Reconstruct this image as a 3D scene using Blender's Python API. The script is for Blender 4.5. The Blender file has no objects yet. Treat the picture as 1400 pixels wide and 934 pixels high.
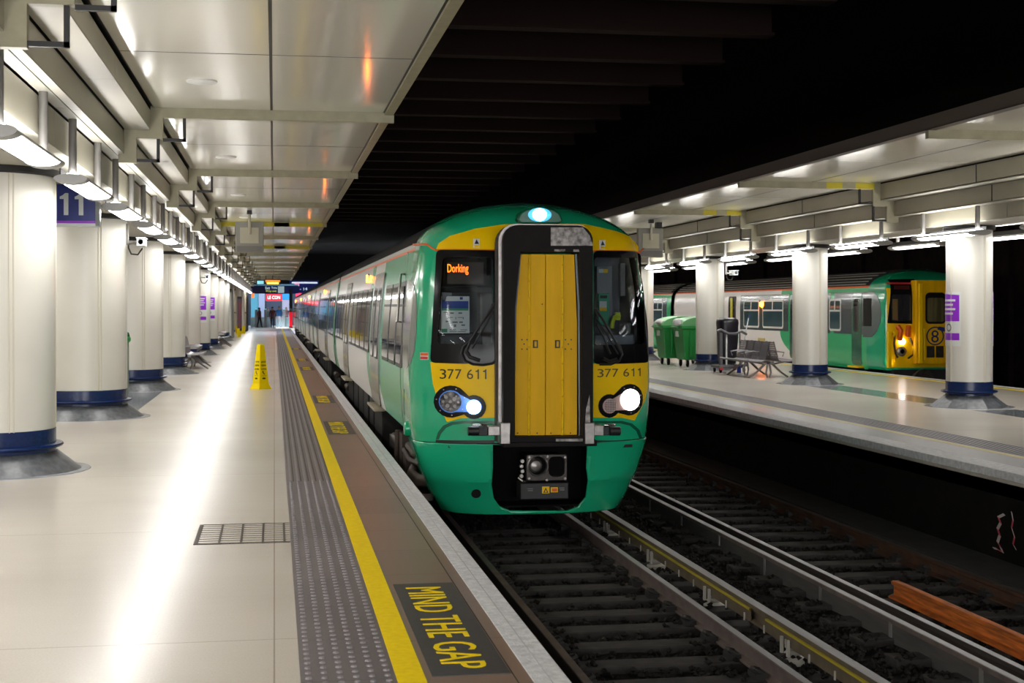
import bpy, bmesh, math, random
from mathutils import Vector, Matrix
random.seed(7)
SC = bpy.context.scene
COL = SC.collection
PI = math.pi

# ------------------------------------------------------------ camera geometry
FPX, VPX, HY, HCAM = 1944.0, 375.0, 421.0, 1.69
TH = math.atan((700.0 - VPX) / FPX)
CS, SN = math.cos(TH), math.sin(TH)
RAIL = -0.915

def proj(p):
    d = p[1] * CS + p[0] * SN
    return 700 + FPX * (p[0] * CS - p[1] * SN) / d, HY - FPX * (p[2] - HCAM) / d

def invert(F, px, py, a, b):
    """parameters (a, b) of surface F whose point appears at photo pixel (px, py): used to measure the photograph"""
    for _ in range(200):
        x, y = proj(F(a, b))
        h = 1e-4
        xa, ya = proj(F(a + h, b)); xb, yb = proj(F(a, b + h))
        j11, j12, j21, j22 = (xa - x) / h, (xb - x) / h, (ya - y) / h, (yb - y) / h
        det = j11 * j22 - j12 * j21
        if abs(det) < 1e-9: break
        ex, ey = px - x, py - y
        da = (ex * j22 - ey * j12) / det; db = (ey * j11 - ex * j21) / det
        m = max(abs(da), abs(db), 1e-9)
        k = min(1.0, 0.25 / m)
        a += da * k; b += db * k
        if m < 1e-5: break
    return a, b

def at_y(px, py, Y):
    return invert(lambda x, z: (x, Y, z), px, py, 2.0, 1.0)

# ------------------------------------------------------------ materials
def mat(name, color, rough=0.5, metal=0.0, spec=0.5, emit=None, strength=0.0, noise=0.0, nscale=8.0, bump=0.0, bscale=20.0, coat=0.0, col2=None, stretch=None):
    m = bpy.data.materials.new(name); m.use_nodes = True
    nt = m.node_tree; b = nt.nodes['Principled BSDF']
    b.inputs['Base Color'].default_value = (*color, 1)
    b.inputs['Roughness'].default_value = rough
    b.inputs['Metallic'].default_value = metal
    b.inputs['Specular IOR Level'].default_value = spec
    b.inputs['Coat Weight'].default_value = coat
    b.inputs['Coat Roughness'].default_value = 0.05
    if emit:
        b.inputs['Emission Color'].default_value = (*emit, 1)
        b.inputs['Emission Strength'].default_value = strength
    if noise or bump:
        tc = nt.nodes.new('ShaderNodeTexCoord')
        src = tc.outputs['Object']
        if stretch:
            mp = nt.nodes.new('ShaderNodeMapping'); mp.inputs['Scale'].default_value = stretch
            nt.links.new(src, mp.inputs['Vector']); src = mp.outputs['Vector']
    if noise:
        n = nt.nodes.new('ShaderNodeTexNoise'); n.inputs['Scale'].default_value = nscale; n.inputs['Detail'].default_value = 6
        nt.links.new(src, n.inputs['Vector'])
        r = nt.nodes.new('ShaderNodeValToRGB')
        c2 = col2 or tuple(c * (1 - noise) for c in color)
        r.color_ramp.elements[0].position = 0.35; r.color_ramp.elements[1].position = 0.65
        r.color_ramp.elements[0].color = (*c2, 1); r.color_ramp.elements[1].color = (*color, 1)
        nt.links.new(n.outputs['Fac'], r.inputs['Fac']); nt.links.new(r.outputs['Color'], b.inputs['Base Color'])
    if bump:
        n = nt.nodes.new('ShaderNodeTexNoise'); n.inputs['Scale'].default_value = bscale; n.inputs['Detail'].default_value = 3
        nt.links.new(src, n.inputs['Vector'])
        bp = nt.nodes.new('ShaderNodeBump'); bp.inputs['Strength'].default_value = bump; bp.inputs['Distance'].default_value = 0.02
        nt.links.new(n.outputs['Fac'], bp.inputs['Height']); nt.links.new(bp.outputs['Normal'], b.inputs['Normal'])
    return m

def math_node(nt, op, a, b=None, c=None):
    n = nt.nodes.new('ShaderNodeMath'); n.operation = op
    for i, v in enumerate((a, b, c)):
        if v is None: continue
        if isinstance(v, (int, float)): n.inputs[i].default_value = v
        else: nt.links.new(v, n.inputs[i])
    return n.outputs[0]

M = {}
M['cream'] = mat('cream_enamel', (0.68, 0.66, 0.60), 0.28, noise=0.06, nscale=1.2)
M['seam'] = mat('seam_strip', (0.62, 0.58, 0.48), 0.4)
M['blue_band'] = mat('navy_paint', (0.006, 0.022, 0.10), 0.25, noise=0.3, nscale=30)
M['stone'] = mat('grey_stone', (0.125, 0.135, 0.15), 0.36, noise=0.45, nscale=14, bump=0.05)
M['stepsoffit'] = mat('step_soffit_darkened', (0.42, 0.40, 0.34), 0.5, noise=0.06, nscale=1)  # the ceiling's cream, darkened to offset the strong light from the lamps below
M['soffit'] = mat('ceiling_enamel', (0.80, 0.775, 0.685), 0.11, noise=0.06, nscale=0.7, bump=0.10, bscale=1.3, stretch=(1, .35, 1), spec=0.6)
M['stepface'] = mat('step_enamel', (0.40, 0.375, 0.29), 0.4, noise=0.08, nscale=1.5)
M['olive'] = mat('beam_olive_paint', (0.36, 0.335, 0.23), 0.5, noise=0.15, nscale=6)
M['olive_mark'] = mat('beam_yellow_mark', (0.55, 0.46, 0.02), 0.5)
M['black'] = mat('black_paint', (0.012, 0.011, 0.011), 0.5)
M['void'] = mat('void_black', (0.006, 0.005, 0.005), 0.9, spec=0.1)
M['brownsteel'] = mat('sooty_brown_steel', (0.022, 0.012, 0.010), 0.8, spec=0.2)
M['fascia'] = mat('brown_fascia', (0.10, 0.075, 0.06), 0.6)
M['alu'] = mat('grey_lamp_metal', (0.30, 0.29, 0.28), 0.42, 0.5)
M['tube'] = mat('grey_tube_paint', (0.20, 0.19, 0.18), 0.5, 0.2)
M['diffuser'] = mat('lit_diffuser', (0.9, 0.9, 0.9), 0.4, emit=(1.0, 0.982, 0.955), strength=22)
M['diffuser_soft'] = mat('lit_diffuser_soft', (0.9, 0.9, 0.9), 0.4, emit=(1.0, 0.982, 0.955), strength=17)
M['lampend'] = mat('pale_lamp_metal', (0.42, 0.42, 0.42), 0.4, 0.3)
M['uplight'] = mat('added_uplight_glow', (0.9, 0.9, 0.9), 0.4, emit=(1.0, 0.982, 0.955), strength=27)
M['green'] = mat('train_green', (0.012, 0.43, 0.215), 0.16, coat=0.5, noise=0.05, nscale=2)
M['darkgreen'] = mat('train_dark_green', (0.006, 0.11, 0.06), 0.25, coat=0.3)
M['yellow'] = mat('warning_yellow', (0.95, 0.60, 0.002), 0.38, spec=.18, noise=0.08, nscale=3)
M['doorYellow'] = mat('door_yellow', (0.88, 0.49, 0.002), 0.45, spec=.15, noise=0.14, nscale=2.2, stretch=(3, 3, .5))
M['orange_line'] = mat('orange_line', (0.75, 0.10, 0.005), 0.4)
M['rubber'] = mat('black_rubber', (0.009, 0.0065, 0.006), 0.65, noise=0.4, nscale=9, spec=.2)
M['gloss'] = mat('gloss_black', (0.006, 0.006, 0.007), 0.16, spec=0.16)
M['worn'] = mat('worn_metal', (0.34, 0.31, 0.29), 0.45, 0.5, noise=0.75, nscale=16)
M['seal'] = mat('blue_grey_seal', (0.17, 0.22, 0.28), 0.4)
M['steel'] = mat('brushed_steel', (0.36, 0.33, 0.31), 0.35, 0.7, noise=0.3, nscale=14)
M['darksteel'] = mat('dark_steel', (0.07, 0.06, 0.055), 0.45, 0.6, noise=0.4, nscale=12)
M['chrome'] = mat('chrome', (0.6, 0.6, 0.6), 0.12, 1.0)
M['cabgrey'] = mat('cab_interior_grey', (0.20, 0.20, 0.21), 0.6)
M['cabdark'] = mat('cab_interior_dark', (0.035, 0.035, 0.04), 0.5)
M['white'] = mat('white_paint', (0.78, 0.78, 0.77), 0.35)
M['paper'] = mat('paper_white', (0.70, 0.72, 0.70), 0.6)
M['textgrey'] = mat('print_grey', (0.18, 0.18, 0.18), 0.7)
M['paperblue'] = mat('paper_blue', (0.01, 0.05, 0.30), 0.6)
M['papergreen'] = mat('paper_green', (0.05, 0.30, 0.16), 0.6)
M['ink'] = mat('ink_black', (0.012, 0.011, 0.010), 0.5)
M['inkblue'] = mat('ink_navy', (0.005, 0.012, 0.14), 0.5)
M['lime'] = mat('lime_handle', (0.62, 0.75, 0.01), 0.4)
M['screen'] = mat('display_screen', (0.045, 0.025, 0.014), 0.3)
M['ledorange'] = mat('orange_led', (0.9, 0.2, 0.0), 0.5, emit=(1.0, 0.13, 0.004), strength=5.5)
M['doorlamp'] = mat('amber_lamp', (1, 0.4, 0.05), 0.4, emit=(1.0, 0.17, 0.004), strength=110)
M['headwhite'] = mat('headlamp_lit', (1, 1, 1), 0.3, emit=(1.0, 0.90, 0.86), strength=14)
M['headblue'] = mat('marker_lit', (1, 1, 1), 0.3, emit=(0.72, 0.88, 1.0), strength=10)
M['lensglow'] = mat('marker_reflector_blue_glow', (0.10, 0.22, 0.55), 0.15, 0.6, emit=(0.03, 0.13, 0.60), strength=0.35)  # blue light of the lit marker put into the reflector as emission
M['lenscyan'] = mat('marker_glow_cyan', (0.2, 0.6, 0.8), 0.15, 0.3, emit=(0.08, 0.50, 0.85), strength=1.2)
M['lensdark'] = mat('clear_lamp_glass', (0.20, 0.20, 0.22), 0.12, 0.8, noise=0.85, nscale=22)
M['lenspink'] = mat('grid_lamp_glass', (0.62, 0.48, 0.46), 0.3)
M['coachglass'] = mat('coach_glass', (0.022, 0.022, 0.026), 0.04, spec=0.9)
M['sideglass'] = mat('grey_side_glass', (0.20, 0.22, 0.21), 0.12, spec=0.6)
M['coachframe'] = mat('window_rubber_frame', (0.03, 0.03, 0.032), 0.4)
M['roofgrey'] = mat('roof_grey', (0.022, 0.022, 0.024), 0.8, spec=.1)
M['gutter'] = mat('silver_gutter', (0.62, 0.62, 0.63), 0.25)
M['doorgrey'] = mat('door_grey', (0.15, 0.14, 0.115), 0.25, coat=.3)
M['under'] = mat('underframe_black', (0.018, 0.016, 0.015), 0.7, noise=0.3, nscale=5)
M['brownpipe'] = mat('brown_dusty_metal', (0.075, 0.048, 0.036), 0.6, noise=0.4, nscale=9)
M['steptan'] = mat('tan_step_plate', (0.42, 0.36, 0.26), 0.5)
M['slate'] = mat('slate_band', (0.055, 0.085, 0.095), 0.2, coat=0.3)
M['rowglass'] = mat('carriage_glass', (0.05, 0.10, 0.12), 0.08, spec=0.8)
M['paleglass'] = mat('pale_glass', (0.42, 0.45, 0.45), 0.15, spec=0.8)
M['railtop'] = mat('polished_rail', (0.27, 0.27, 0.285), 0.38, 0.85)
M['railside'] = mat('brown_rail_side', (0.15, 0.112, 0.10), 0.6, noise=0.35, nscale=6)
M['raildark'] = mat('dark_rail_side', (0.03, 0.022, 0.018), 0.7)
M['guard'] = mat('dusty_guard_board', (0.075, 0.070, 0.068), 0.7, noise=0.3, nscale=5, stretch=(1, .4, 3))
M['rust'] = mat('rusty_rail', (0.66, 0.17, 0.018), 0.7, noise=0.55, nscale=7, stretch=(3, .5, 6))
M['sleeper'] = mat('dusty_sleeper', (0.036, 0.031, 0.029), 0.85, noise=0.55, nscale=9)
M['ballast'] = mat('sooty_ballast', (0.022, 0.018, 0.016), 0.9, noise=0.7, nscale=3.0, spec=0.25)
M['bed'] = mat('soot_bed', (0.008, 0.007, 0.007), 0.95, spec=0.1)
M['porcelain'] = mat('pale_porcelain', (0.42, 0.40, 0.36), 0.35)
M['condyellow'] = mat('yellow_board_line', (0.42, 0.34, 0.02), 0.6)
M['condside'] = mat('conductor_side', (0.13, 0.10, 0.065), 0.6, noise=0.3, nscale=8)
M['platwall'] = mat('sooty_platform_wall', (0.010, 0.009, 0.008), 0.9, spec=0.1, noise=0.4, nscale=4)
M['edgewhite'] = mat('white_edge_paint', (0.80, 0.80, 0.83), 0.6, noise=0.25, nscale=18, bump=0.3, bscale=60)
M['linewhite'] = mat('white_line_groove', (0.40, 0.40, 0.42), 0.6)
M['lineyellow'] = mat('yellow_line_paint', (1.0, 0.73, 0.001), 0.5, spec=.12, noise=0.10, nscale=25)
M['linefaint'] = mat('faded_yellow_line', (0.55, 0.45, 0.12), 0.5, noise=0.15, nscale=12)
M['paver'] = mat('brown_paver', (0.175, 0.120, 0.092), 0.36, noise=0.25, nscale=2.6, bump=0.05, bscale=30)
M['panelgrey'] = mat('dark_floor_panel', (0.055, 0.052, 0.055), 0.45, noise=0.2, nscale=25)
M['floorband'] = mat('grey_floor_band', (0.20, 0.22, 0.24), 0.15, noise=0.2, nscale=20)
M['greybase'] = mat('grey_floor_ring', (0.26, 0.27, 0.30), 0.2)
M['grate'] = mat('rust_brown_grate', (0.06, 0.045, 0.035), 0.6)
M['signblue'] = mat('sign_blue', (0.006, 0.018, 0.19), 0.4)
M['signpurple'] = mat('sign_purple', (0.28, 0.03, 0.60), 0.4)
M['signsilver'] = mat('sign_silver_edge', (0.52, 0.54, 0.58), 0.3, 0.4)
M['signwhite'] = mat('sign_white', (0.62, 0.66, 0.68), 0.4)
M['coneyellow'] = mat('cone_yellow', (1.0, 0.76, 0.001), 0.45, spec=.15)
M['bingreen'] = mat('bin_green', (0.012, 0.26, 0.05), 0.45, noise=0.12, nscale=3)
M['binpale'] = mat('bin_pale_lid', (0.15, 0.42, 0.18), 0.4)
M['bag'] = mat('black_bag', (0.012, 0.010, 0.018), 0.35, bump=0.4, bscale=8)
M['benchgrey'] = mat('bench_grey_metal', (0.26, 0.25, 0.27), 0.35, 0.5)
M['benchleg'] = mat('bench_leg_metal', (0.24, 0.21, 0.20), 0.35, 0.7)
M['plasticgrey'] = mat('grey_plastic', (0.10, 0.10, 0.11), 0.4)
M['red'] = mat('red_paint', (0.55, 0.03, 0.03), 0.5)
M['tvgrey'] = mat('monitor_back_grey', (0.30, 0.29, 0.26), 0.5)
M['tvplate'] = mat('monitor_plate_cream', (0.52, 0.49, 0.38), 0.5)
M['skin'] = mat('skin', (0.45, 0.27, 0.19), 0.6)

def paint_green_white(name, z0, z1, zones, base=(0.86, 0.86, 0.88), green=(0.018, 0.42, 0.21)):
    """white body paint with green zones along y whose edges sweep towards the cab near the sill"""
    m = bpy.data.materials.new(name); m.use_nodes = True
    nt = m.node_tree; b = nt.nodes['Principled BSDF']
    tc = nt.nodes.new('ShaderNodeTexCoord'); sp = nt.nodes.new('ShaderNodeSeparateXYZ')
    nt.links.new(tc.outputs['Object'], sp.inputs[0])
    y, z = sp.outputs['Y'], sp.outputs['Z']
    lo = math_node(nt, 'MAXIMUM', math_node(nt, 'SUBTRACT', 1.85, z), 0.0)
    sweep = math_node(nt, 'MULTIPLY', math_node(nt, 'POWER', lo, 2.0), 2.6)
    ys = math_node(nt, 'ADD', y, sweep)
    tot = None
    for a, c in zones:
        g = math_node(nt, 'MULTIPLY', math_node(nt, 'GREATER_THAN', ys, a), math_node(nt, 'LESS_THAN', ys, c))
        tot = g if tot is None else math_node(nt, 'MAXIMUM', tot, g)
    mx = nt.nodes.new('ShaderNodeMix'); mx.data_type = 'RGBA'
    mx.inputs['A'].default_value = (*base, 1); mx.inputs['B'].default_value = (*green, 1)
    nt.links.new(tot, mx.inputs['Factor'])
    nt.links.new(mx.outputs['Result'], b.inputs['Base Color'])
    b.inputs['Specular IOR Level'].default_value = 0.3; b.inputs['Roughness'].default_value = 0.2; b.inputs['Coat Weight'].default_value = 0.04; b.inputs['Coat Roughness'].default_value = 0.05
    return m
M['paintcab'] = paint_green_white('driving_coach_paint', 0, 0, [(-9, 4.3), (6.2, 6.9), (18.6, 30)])
M['paintmid'] = paint_green_white('coach_paint', 0, 0, [(-9, 0.9), (19.0, 30)])
M['paintfar'] = paint_green_white('far_coach_paint', 0, 0, [(-9, 6.6), (18.9, 30)], green=(0.045, 0.46, 0.19))

def glass_mat():
    m = bpy.data.materials.new('windscreen_glass'); m.use_nodes = True
    nt = m.node_tree; nt.nodes.clear()
    o = nt.nodes.new('ShaderNodeOutputMaterial'); mx = nt.nodes.new('ShaderNodeMixShader')
    t = nt.nodes.new('ShaderNodeBsdfTransparent'); t.inputs[0].default_value = (0.80, 0.83, 0.85, 1)
    g = nt.nodes.new('ShaderNodeBsdfGlossy'); g.inputs['Roughness'].default_value = 0.02
    fr = nt.nodes.new('ShaderNodeFresnel'); fr.inputs[0].default_value = 1.22
    nt.links.new(fr.outputs[0], mx.inputs[0]); nt.links.new(t.outputs[0], mx.inputs[1]); nt.links.new(g.outputs[0], mx.inputs[2])
    nt.links.new(mx.outputs[0], o.inputs[0])
    return m
M['glass'] = glass_mat()

def floor_mat(name, c1, c2):
    m = mat(name, c1, 0.215, bump=0.07, bscale=1.6, stretch=(.7, 2.6, 1))
    nt = m.node_tree; b = nt.nodes['Principled BSDF']
    tc = nt.nodes.new('ShaderNodeTexCoord')
    n = nt.nodes.new('ShaderNodeTexNoise'); n.inputs['Scale'].default_value = 90; n.inputs['Detail'].default_value = 2
    n2 = nt.nodes.new('ShaderNodeTexNoise'); n2.inputs['Scale'].default_value = 0.5
    nt.links.new(tc.outputs['Object'], n.inputs['Vector']); nt.links.new(tc.outputs['Object'], n2.inputs['Vector'])
    s = math_node(nt, 'ADD', math_node(nt, 'MULTIPLY', n.outputs['Fac'], .5), math_node(nt, 'MULTIPLY', n2.outputs['Fac'], .5))
    br = nt.nodes.new('ShaderNodeTexBrick'); br.offset = 0.0
    br.inputs['Scale'].default_value = 1; br.inputs['Brick Width'].default_value = 3.7; br.inputs['Row Height'].default_value = 3.675
    br.inputs['Mortar Size'].default_value = 0.004; br.inputs['Color1'].default_value = (1, 1, 1, 1); br.inputs['Color2'].default_value = (.97, .97, .97, 1); br.inputs['Mortar'].default_value = (.55, .52, .48, 1)
    nt.links.new(tc.outputs['Object'], br.inputs['Vector'])
    r = nt.nodes.new('ShaderNodeValToRGB'); r.color_ramp.elements[0].position = .35; r.color_ramp.elements[1].position = .62
    r.color_ramp.elements[0].color = (*c2, 1); r.color_ramp.elements[1].color = (*c1, 1)
    nt.links.new(s, r.inputs['Fac'])
    mx = nt.nodes.new('ShaderNodeMix'); mx.data_type = 'RGBA'; mx.blend_type = 'MULTIPLY'; mx.inputs['Factor'].default_value = 1
    nt.links.new(r.outputs['Color'], mx.inputs['A']); nt.links.new(br.outputs['Color'], mx.inputs['B'])
    nt.links.new(mx.outputs['Result'], b.inputs['Base Color'])
    b.inputs['Specular IOR Level'].default_value = 0.27
    return m
M['floor'] = floor_mat('cream_terrazzo', (0.66, 0.61, 0.54), (0.58, 0.53, 0.465))

def tile_mat(name, c1, c2, mortar, w, h, rough):
    m = mat(name, c1, rough, bump=0.05, bscale=40)
    nt = m.node_tree; b = nt.nodes['Principled BSDF']
    tc = nt.nodes.new('ShaderNodeTexCoord')
    br = nt.nodes.new('ShaderNodeTexBrick'); br.offset = 0.0
    br.inputs['Scale'].default_value = 1; br.inputs['Brick Width'].default_value = w; br.inputs['Row Height'].default_value = h
    br.inputs['Mortar Size'].default_value = 0.003
    for k, c in (('Color1', c1), ('Color2', c2), ('Mortar', mortar)): br.inputs[k].default_value = (*c, 1)
    nt.links.new(tc.outputs['Object'], br.inputs['Vector'])
    nt.links.new(br.outputs['Color'], b.inputs['Base Color'])
    return m
M['tactile'] = tile_mat('tactile_paving', (0.155, 0.133, 0.140), (0.115, 0.100, 0.107), (0.05, 0.04, 0.04), 3.0, 0.81, 0.42)
M['paverstrip'] = tile_mat('brown_edge_pavers', (0.25, 0.165, 0.125), (0.20, 0.138, 0.108), (0.04, 0.03, 0.025), 3.0, 0.9, 0.34)

# ------------------------------------------------------------ mesh building
class MB:
    def __init__(self): self.v, self.f, self.m = [], [], []
    def add(self, vs, fs, mi=0):
        o = len(self.v); self.v += [tuple(p) for p in vs]
        for f in fs: self.f.append([i + o for i in f]); self.m.append(mi)
        return self
    def box(self, x0, x1, y0, y1, z0, z1, mi=0):
        vs = [(x, y, z) for z in (z0, z1) for y in (y0, y1) for x in (x0, x1)]
        return self.add(vs, [(0, 2, 3, 1), (4, 5, 7, 6), (0, 1, 5, 4), (2, 6, 7, 3), (0, 4, 6, 2), (1, 3, 7, 5)], mi)
    def lathe(self, prof, c=(0, 0, 0), n=24, mi=0, axis='z', closed=True):
        vs, fs = [], []
        for r, h in prof:
            for k in range(n):
                a = 2 * PI * k / n
                p = (r * math.cos(a), r * math.sin(a), h)
                if axis == 'y': p = (p[0], p[2], -p[1])
                if axis == 'x': p = (p[2], p[0], p[1])
                vs.append((p[0] + c[0], p[1] + c[1], p[2] + c[2]))
        for i in range(len(prof) - 1):
            for k in range(n):
                k2 = (k + 1) % n
                fs.append((i * n + k, i * n + k2, (i + 1) * n + k2, (i + 1) * n + k))
        if closed:
            fs.append(tuple(range(n))[::-1]); fs.append(tuple((len(prof) - 1) * n + k for k in range(n)))
        return self.add(vs, fs, mi)
    def tube(self, pts, r, n=8, mi=0):
        pts = [Vector(p) for p in pts]
        rs = r if isinstance(r, (list, tuple)) else [r] * len(pts)
        vs, fs, prev = [], [], None
        for i, p in enumerate(pts):
            d = (pts[min(i + 1, len(pts) - 1)] - pts[max(i - 1, 0)]).normalized()
            if prev is None:
                up = Vector((0, 0, 1)) if abs(d.z) < .9 else Vector((1, 0, 0))
                a = d.cross(up).normalized()
            else:
                a = (prev - d * prev.dot(d)).normalized()
            prev = a; b = d.cross(a)
            for k in range(n):
                t = 2 * PI * k / n
                vs.append(p + (a * math.cos(t) + b * math.sin(t)) * rs[i])
        for i in range(len(pts) - 1):
            for k in range(n):
                k2 = (k + 1) % n
                fs.append((i * n + k, i * n + k2, (i + 1) * n + k2, (i + 1) * n + k))
        fs.append(tuple(range(n))[::-1]); fs.append(tuple((len(pts) - 1) * n + k for k in range(n)))
        return self.add(vs, fs, mi)
    def prism(self, poly, axis, a0, a1, mi=0):
        """polygon in the plane across axis, extruded from a0 to a1: x -> (y,z), y -> (x,z), z -> (x,y)"""
        n = len(poly)
        def P(p, h):
            return (h, p[0], p[1]) if axis == 'x' else (p[0], h, p[1]) if axis == 'y' else (p[0], p[1], h)
        vs = [P(p, a0) for p in poly] + [P(p, a1) for p in poly]
        fs = [tuple(range(n)), tuple(range(2 * n - 1, n - 1, -1))]
        fs += [(i, n + i, n + (i + 1) % n, (i + 1) % n) for i in range(n)]
        return self.add(vs, fs, mi)
    def build(self, name, mats, parent=None, smooth=35, bevel=0, seg=2, weld=0, fix=True):
        me = bpy.data.meshes.new(name)
        me.from_pydata(self.v, [], self.f)
        if not isinstance(mats, (list, tuple)): mats = [mats]
        for mm in mats: me.materials.append(M[mm] if isinstance(mm, str) else mm)
        me.polygons.foreach_set('material_index', self.m)
        if weld or fix:
            bm = bmesh.new(); bm.from_mesh(me)
            if weld: bmesh.ops.remove_doubles(bm, verts=bm.verts, dist=weld)
            if fix: bmesh.ops.recalc_face_normals(bm, faces=bm.faces)
            bm.to_mesh(me); bm.free()
        if smooth:
            me.polygons.foreach_set('use_smooth', [True] * len(me.polygons))
            me.set_sharp_from_angle(angle=math.radians(smooth))
        o = bpy.data.objects.new(name, me); COL.objects.link(o)
        if parent: o.parent = parent
        if bevel:
            b = o.modifiers.new('bevel', 'BEVEL'); b.width = bevel; b.segments = seg; b.limit_method = 'ANGLE'; b.angle_limit = math.radians(40)
        return o

def fill2d(loops):
    from mathutils.geometry import delaunay_2d_cdt
    co, ed = [], []
    for lp in loops:
        o = len(co); co += [Vector((u, v)) for u, v in lp]
        ed += [(o + i, o + (i + 1) % len(lp)) for i in range(len(lp))]
    vs, _, fs, _, _, _ = delaunay_2d_cdt(co, ed, [], 0, 1e-6)
    def inside(x, y):
        c = False
        for lp in loops:
            for i in range(len(lp)):
                (x0, y0), (x1, y1) = lp[i - 1], lp[i]
                if (y0 > y) != (y1 > y) and x < x0 + (y - y0) * (x1 - x0) / (y1 - y0): c = not c
        return c
    bm = bmesh.new(); bv = [bm.verts.new((v.x, v.y, 0)) for v in vs]
    for f in fs:
        if not inside(sum(vs[i].x for i in f) / len(f), sum(vs[i].y for i in f) / len(f)): continue
        try: bm.faces.new([bv[i] for i in f])
        except ValueError: pass
    bm.normal_update()
    return bm

def curve2d(bm, F, step=(.06, .06), off=0.004, th=0.012, sgn=1):
    """cut a flat figure on a grid, lay it on surface F and give it thickness: (verts, faces)"""
    us = [v.co.x for v in bm.verts]; vsx = [v.co.y for v in bm.verts]
    for ax, lo, hi, st in ((0, min(us), max(us), step[0]), (1, min(vsx), max(vsx), step[1])):
        if not st: continue
        k = math.floor(lo / st) + 1
        while k * st < hi - 1e-6:
            co = (k * st, 0, 0) if ax == 0 else (0, k * st, 0)
            no = (1, 0, 0) if ax == 0 else (0, 1, 0)
            bmesh.ops.bisect_plane(bm, geom=bm.verts[:] + bm.edges[:] + bm.faces[:], dist=1e-6, plane_co=co, plane_no=no)
            k += 1
    bmesh.ops.remove_doubles(bm, verts=bm.verts, dist=1e-5)
    bm.verts.index_update()
    out, inn = [], []
    for v in bm.verts:
        u, w = v.co.x, v.co.y; h = 1e-3
        p = Vector(F(u, w))
        n = (Vector(F(u + h, w)) - Vector(F(u - h, w))).cross(Vector(F(u, w + h)) - Vector(F(u, w - h)))
        n = n.normalized() * sgn if n.length > 1e-12 else Vector((0, -1, 0))
        out.append(p + n * off); inn.append(p + n * (off - th))
    N = len(out); fs = []
    bm.normal_update()
    for f in bm.faces:
        ix = [v.index for v in f.verts]
        if (f.normal.z < 0) != (sgn < 0): ix = ix[::-1]
        fs.append(ix)
        if th: fs.append([i + N for i in ix[::-1]])
    if th:
        for e in bm.edges:
            if len(e.link_faces) == 1:
                a, b = e.verts[0].index, e.verts[1].index
                fs.append([a, b, b + N, a + N])
    bm.free()
    return out + (inn if th else []), fs

def patch(loops, F, step=(.06, .06), off=0.004, th=0.012, sgn=1, mb=None, mi=0):
    mb = mb or MB()
    vs, fs = curve2d(fill2d(loops), F, step, off, th, sgn)
    return mb.add(vs, fs, mi)

_txt = {}
def text2d(s):
    if s not in _txt:
        c = bpy.data.curves.new('lettering', 'FONT'); c.body = s; c.size = 1; c.resolution_u = 3
        o = bpy.data.objects.new('lettering', c); COL.objects.link(o)
        dg = bpy.context.evaluated_depsgraph_get(); dg.update()
        me = bpy.data.meshes.new_from_object(o.evaluated_get(dg))
        vs = [(v.co.x, v.co.y) for v in me.vertices]; fs = [tuple(p.vertices) for p in me.polygons]
        bpy.data.objects.remove(o); bpy.data.curves.remove(c); bpy.data.meshes.remove(me)
        x0, x1 = min(v[0] for v in vs), max(v[0] for v in vs); y0, y1 = min(v[1] for v in vs), max(v[1] for v in vs)
        _txt[s] = ([((x - x0) / (x1 - x0), (y - y0) / (y1 - y0)) for x, y in vs], fs)
    return _txt[s]

def digits(s, F, u0, u1, v0, v1, ratio=.56, step=(.08, .08), off=0.006, th=0.006, mb=None, mi=0, st=.17):
    """numbers in a plain grotesque: the numeral 1 drawn with its flag"""
    mb = mb or MB(); h = v1 - v0; adv = (u1 - u0) / (len(s) - .45 * s.count(' ')); a = u0 - adv
    for k, ch in enumerate(s):
        a += adv * (.55 if k and s[k - 1] == ' ' else 1); w = adv * .84
        if ch == ' ': continue
        if ch == '1':
            xr = a + w * .72; t = h * st
            patch([[(xr - t, v0), (xr, v0), (xr, v1), (xr - t * .72, v1), (xr - t * 1.25, v1 - h * .10), (xr - t - w * .32, v1 - h * .16), (xr - t - w * .32, v1 - h * .27), (xr - t, v1 - h * .27)]], F, step, off, th, mb=mb, mi=mi)
        else: text(ch, F, a, a + w, v0, v1, step, off, th, mb=mb, mi=mi)
    return mb

def text(s, F, u0, u1, v0, v1, step=(.08, .08), off=0.006, th=0.006, sgn=1, mb=None, mi=0):
    vs, fs = text2d(s)
    bm = bmesh.new(); bv = [bm.verts.new((u0 + x * (u1 - u0), v0 + y * (v1 - v0), 0)) for x, y in vs]
    for f in fs:
        try: bm.faces.new([bv[i] for i in f])
        except ValueError: pass
    mb = mb or MB()
    a, b = curve2d(bm, F, step, off, th, sgn)
    return mb.add(a, b, mi)

def rrect(u0, u1, v0, v1, r, n=5):
    r = min(r, abs(u1 - u0) / 2.01, abs(v1 - v0) / 2.01)
    pts = []
    for cx, cy, a0 in ((u1 - r, v1 - r, 0), (u0 + r, v1 - r, 90), (u0 + r, v0 + r, 180), (u1 - r, v0 + r, 270)):
        for k in range(n + 1):
            a = math.radians(a0 + 90 * k / n); pts.append((cx + r * math.cos(a), cy + r * math.sin(a)))
    return pts

def disc(cu, cv, r, n=20, ry=None):
    ry = ry or r
    return [(cu + r * math.cos(2 * PI * k / n), cv + ry * math.sin(2 * PI * k / n)) for k in range(n)]

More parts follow.
